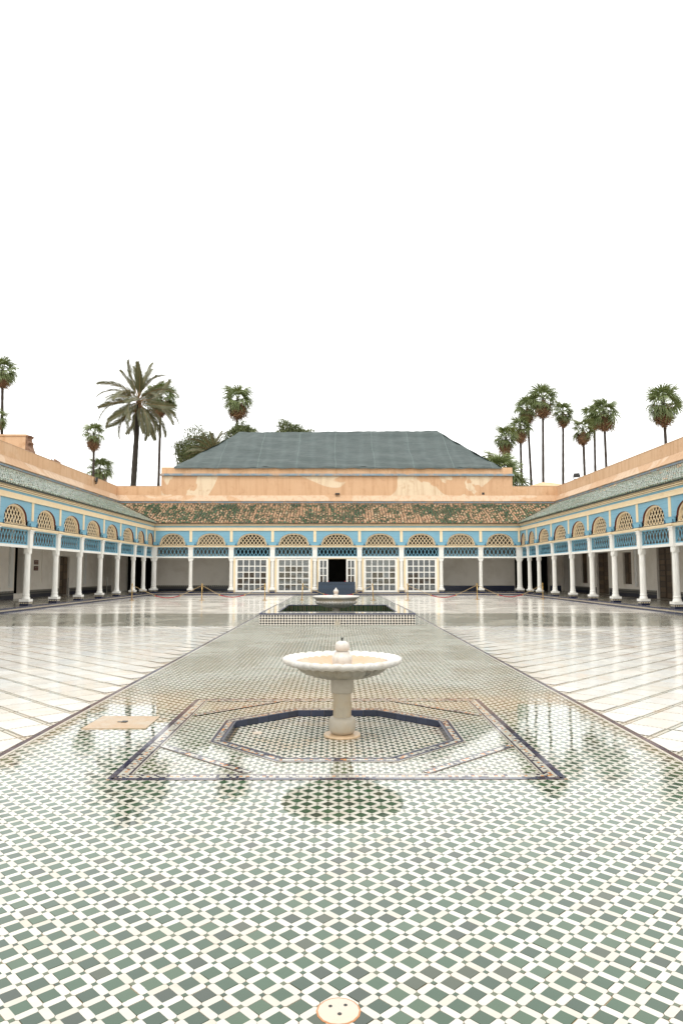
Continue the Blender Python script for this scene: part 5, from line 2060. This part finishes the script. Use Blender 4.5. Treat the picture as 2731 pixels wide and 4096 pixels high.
knob_me = MB().lathe([(.022, .86), (.024, .90), (.036, .915), (.042, .94), (.036, .962), (.012, .975)], 14).mesh("knob", m_gold, True)
for i, ((x, y), lab) in enumerate(zip(STAN, STL)):
    t = thing("rope_post", (x, y, .002), lab, "stanchion", "brass rope posts")
    for nm, me in (("base", base_me), ("pole", pole_me), ("ring", cap_me), ("knob", knob_me)):
        link(nm, me, t)
    if i in (3, 4):
        t.rotation_euler = (0, R(2.6) if i == 3 else R(-3.2), 0)
def rope(i, j, sag, r0, r1, label):
    A, B = Vector((*STAN[i], .862)), Vector((*STAN[j], .862))
    if i == 3: A.x += .038
    if j == 4: B.x -= .048
    t = thing("barrier_rope", (A + (B - A) * .5).to_tuple(), label, "rope", "red velvet barrier ropes")
    off = (A + B) / 2
    def pt(u):
        # straight cords either side, red velvet middle hanging low
        if u < r0: z = -(sag * .82) * (u / r0)
        elif u > r1: z = -(sag * .82) * ((1 - u) / (1 - r1))
        else:
            k = (u - r0) / (r1 - r0)
            z = -sag * .82 - sag * .18 * math.sin(math.pi * k)
        p = A.lerp(B, u) - off
        p.z += z
        return tuple(p)
    MB().tube([pt(r0 * k / 6) for k in range(7)], .011, 6).build("cord", m_goldcord, t)
    MB().tube([pt(r1 + (1 - r1) * k / 6) for k in range(7)], .011, 6).build("cord", m_goldcord, t)
    MB().tube([pt(r0 + (r1 - r0) * k / 16) for k in range(17)], .024, 8).build("velvet", m_red, t, True)
    for u in (r0, r1):
        MB().lathe([(.028, -.05), (.03, .05)], 10).build("end_cap", m_gold, t, loc=pt(u))
rope(0, 1, .72, .33, .69, "red velvet rope with gold cords sagging near the far left corner")
rope(1, 2, .68, .28, .68, "red velvet rope sagging in front of the arcade bay left of the glazed doors")
rope(3, 4, .62, .30, .72, "red velvet rope hanging behind the pool fountain, before the navy barrier")
rope(5, 6, .72, .33, .69, "red velvet rope sagging right of the glazed doors")
rope(6, 7, .72, .31, .69, "red velvet rope with gold cords sagging near the far right corner")

for (x, y, lab) in ((-17.0, 44.6, "grey metal post before the brown wooden door behind the left arcade"), (-14.1, 43.2, "grey metal post between two columns of the left arcade")):
    t = thing("grey_post", (x, y, Z_FLOOR), lab, "post", "grey metal posts")
    MB().lathe([(.15, 0), (.15, .012), (.03, .02)], 20).build("base", m_steel, t)
    MB().lathe([(.026, .018), (.026, 1.06), (.034, 1.07), (.03, 1.11)], 12).build("pole", m_steel, t, True)

# navy barrier before the open middle door
bar = thing("navy_barrier", (-.05, 50.2, 0), "navy painted board barrier in front of the open middle doorway", "barrier")
for k in range(4):
    z0_ = .02 + k * .235
    w = 1.32 + .004 * (3 - k)
    me = MB().box(-w, w, -.05 - .006 * (3 - k), .0, z0_, z0_ + .225)
    me.build("plank", m_slate, bar)
MB().box(-1.28, 1.28, .003, .10, .02, .93).build("backing", m_slate, bar)
for x in (-.58, .6):
    MB().lathe([(.035, .965), (.04, .99), (.02, 1.03)], 10, x, -.02).build("red_knob", m_red, bar)

# floodlights
for (loc, rot, lab) in (((-17.25, 49.9, 7.98), R(-60), "black floodlight on the left parapet's inner face"), ((17.55, 50.9, 8.46), R(150), "black floodlight standing on top of the right parapet")):
    t = thing("floodlight", loc, lab, "floodlight", "floodlights on the parapets", rot)
    MB().box(-.2, .2, -.07, .07, .12, .42).build("housing", m_black, t)
    MB().box(-.16, .16, -.085, -.071, .16, .38).build("lens", m_lens, t)
    MB().box(-.25, -.215, -.03, .03, 0, .3).box(.215, .25, -.03, .03, 0, .3).box(-.214, .214, -.03, .03, -.02, .02).build("bracket", m_black, t)
o = MB().lathe([(.02, 0), (.012, .55)], 6).build("aerial_rod", m_black, None, loc=(-17.6, 52.5, 8.42)); tag(o, "thin dark rod sticking up from the left parapet near the far corner", "rod")
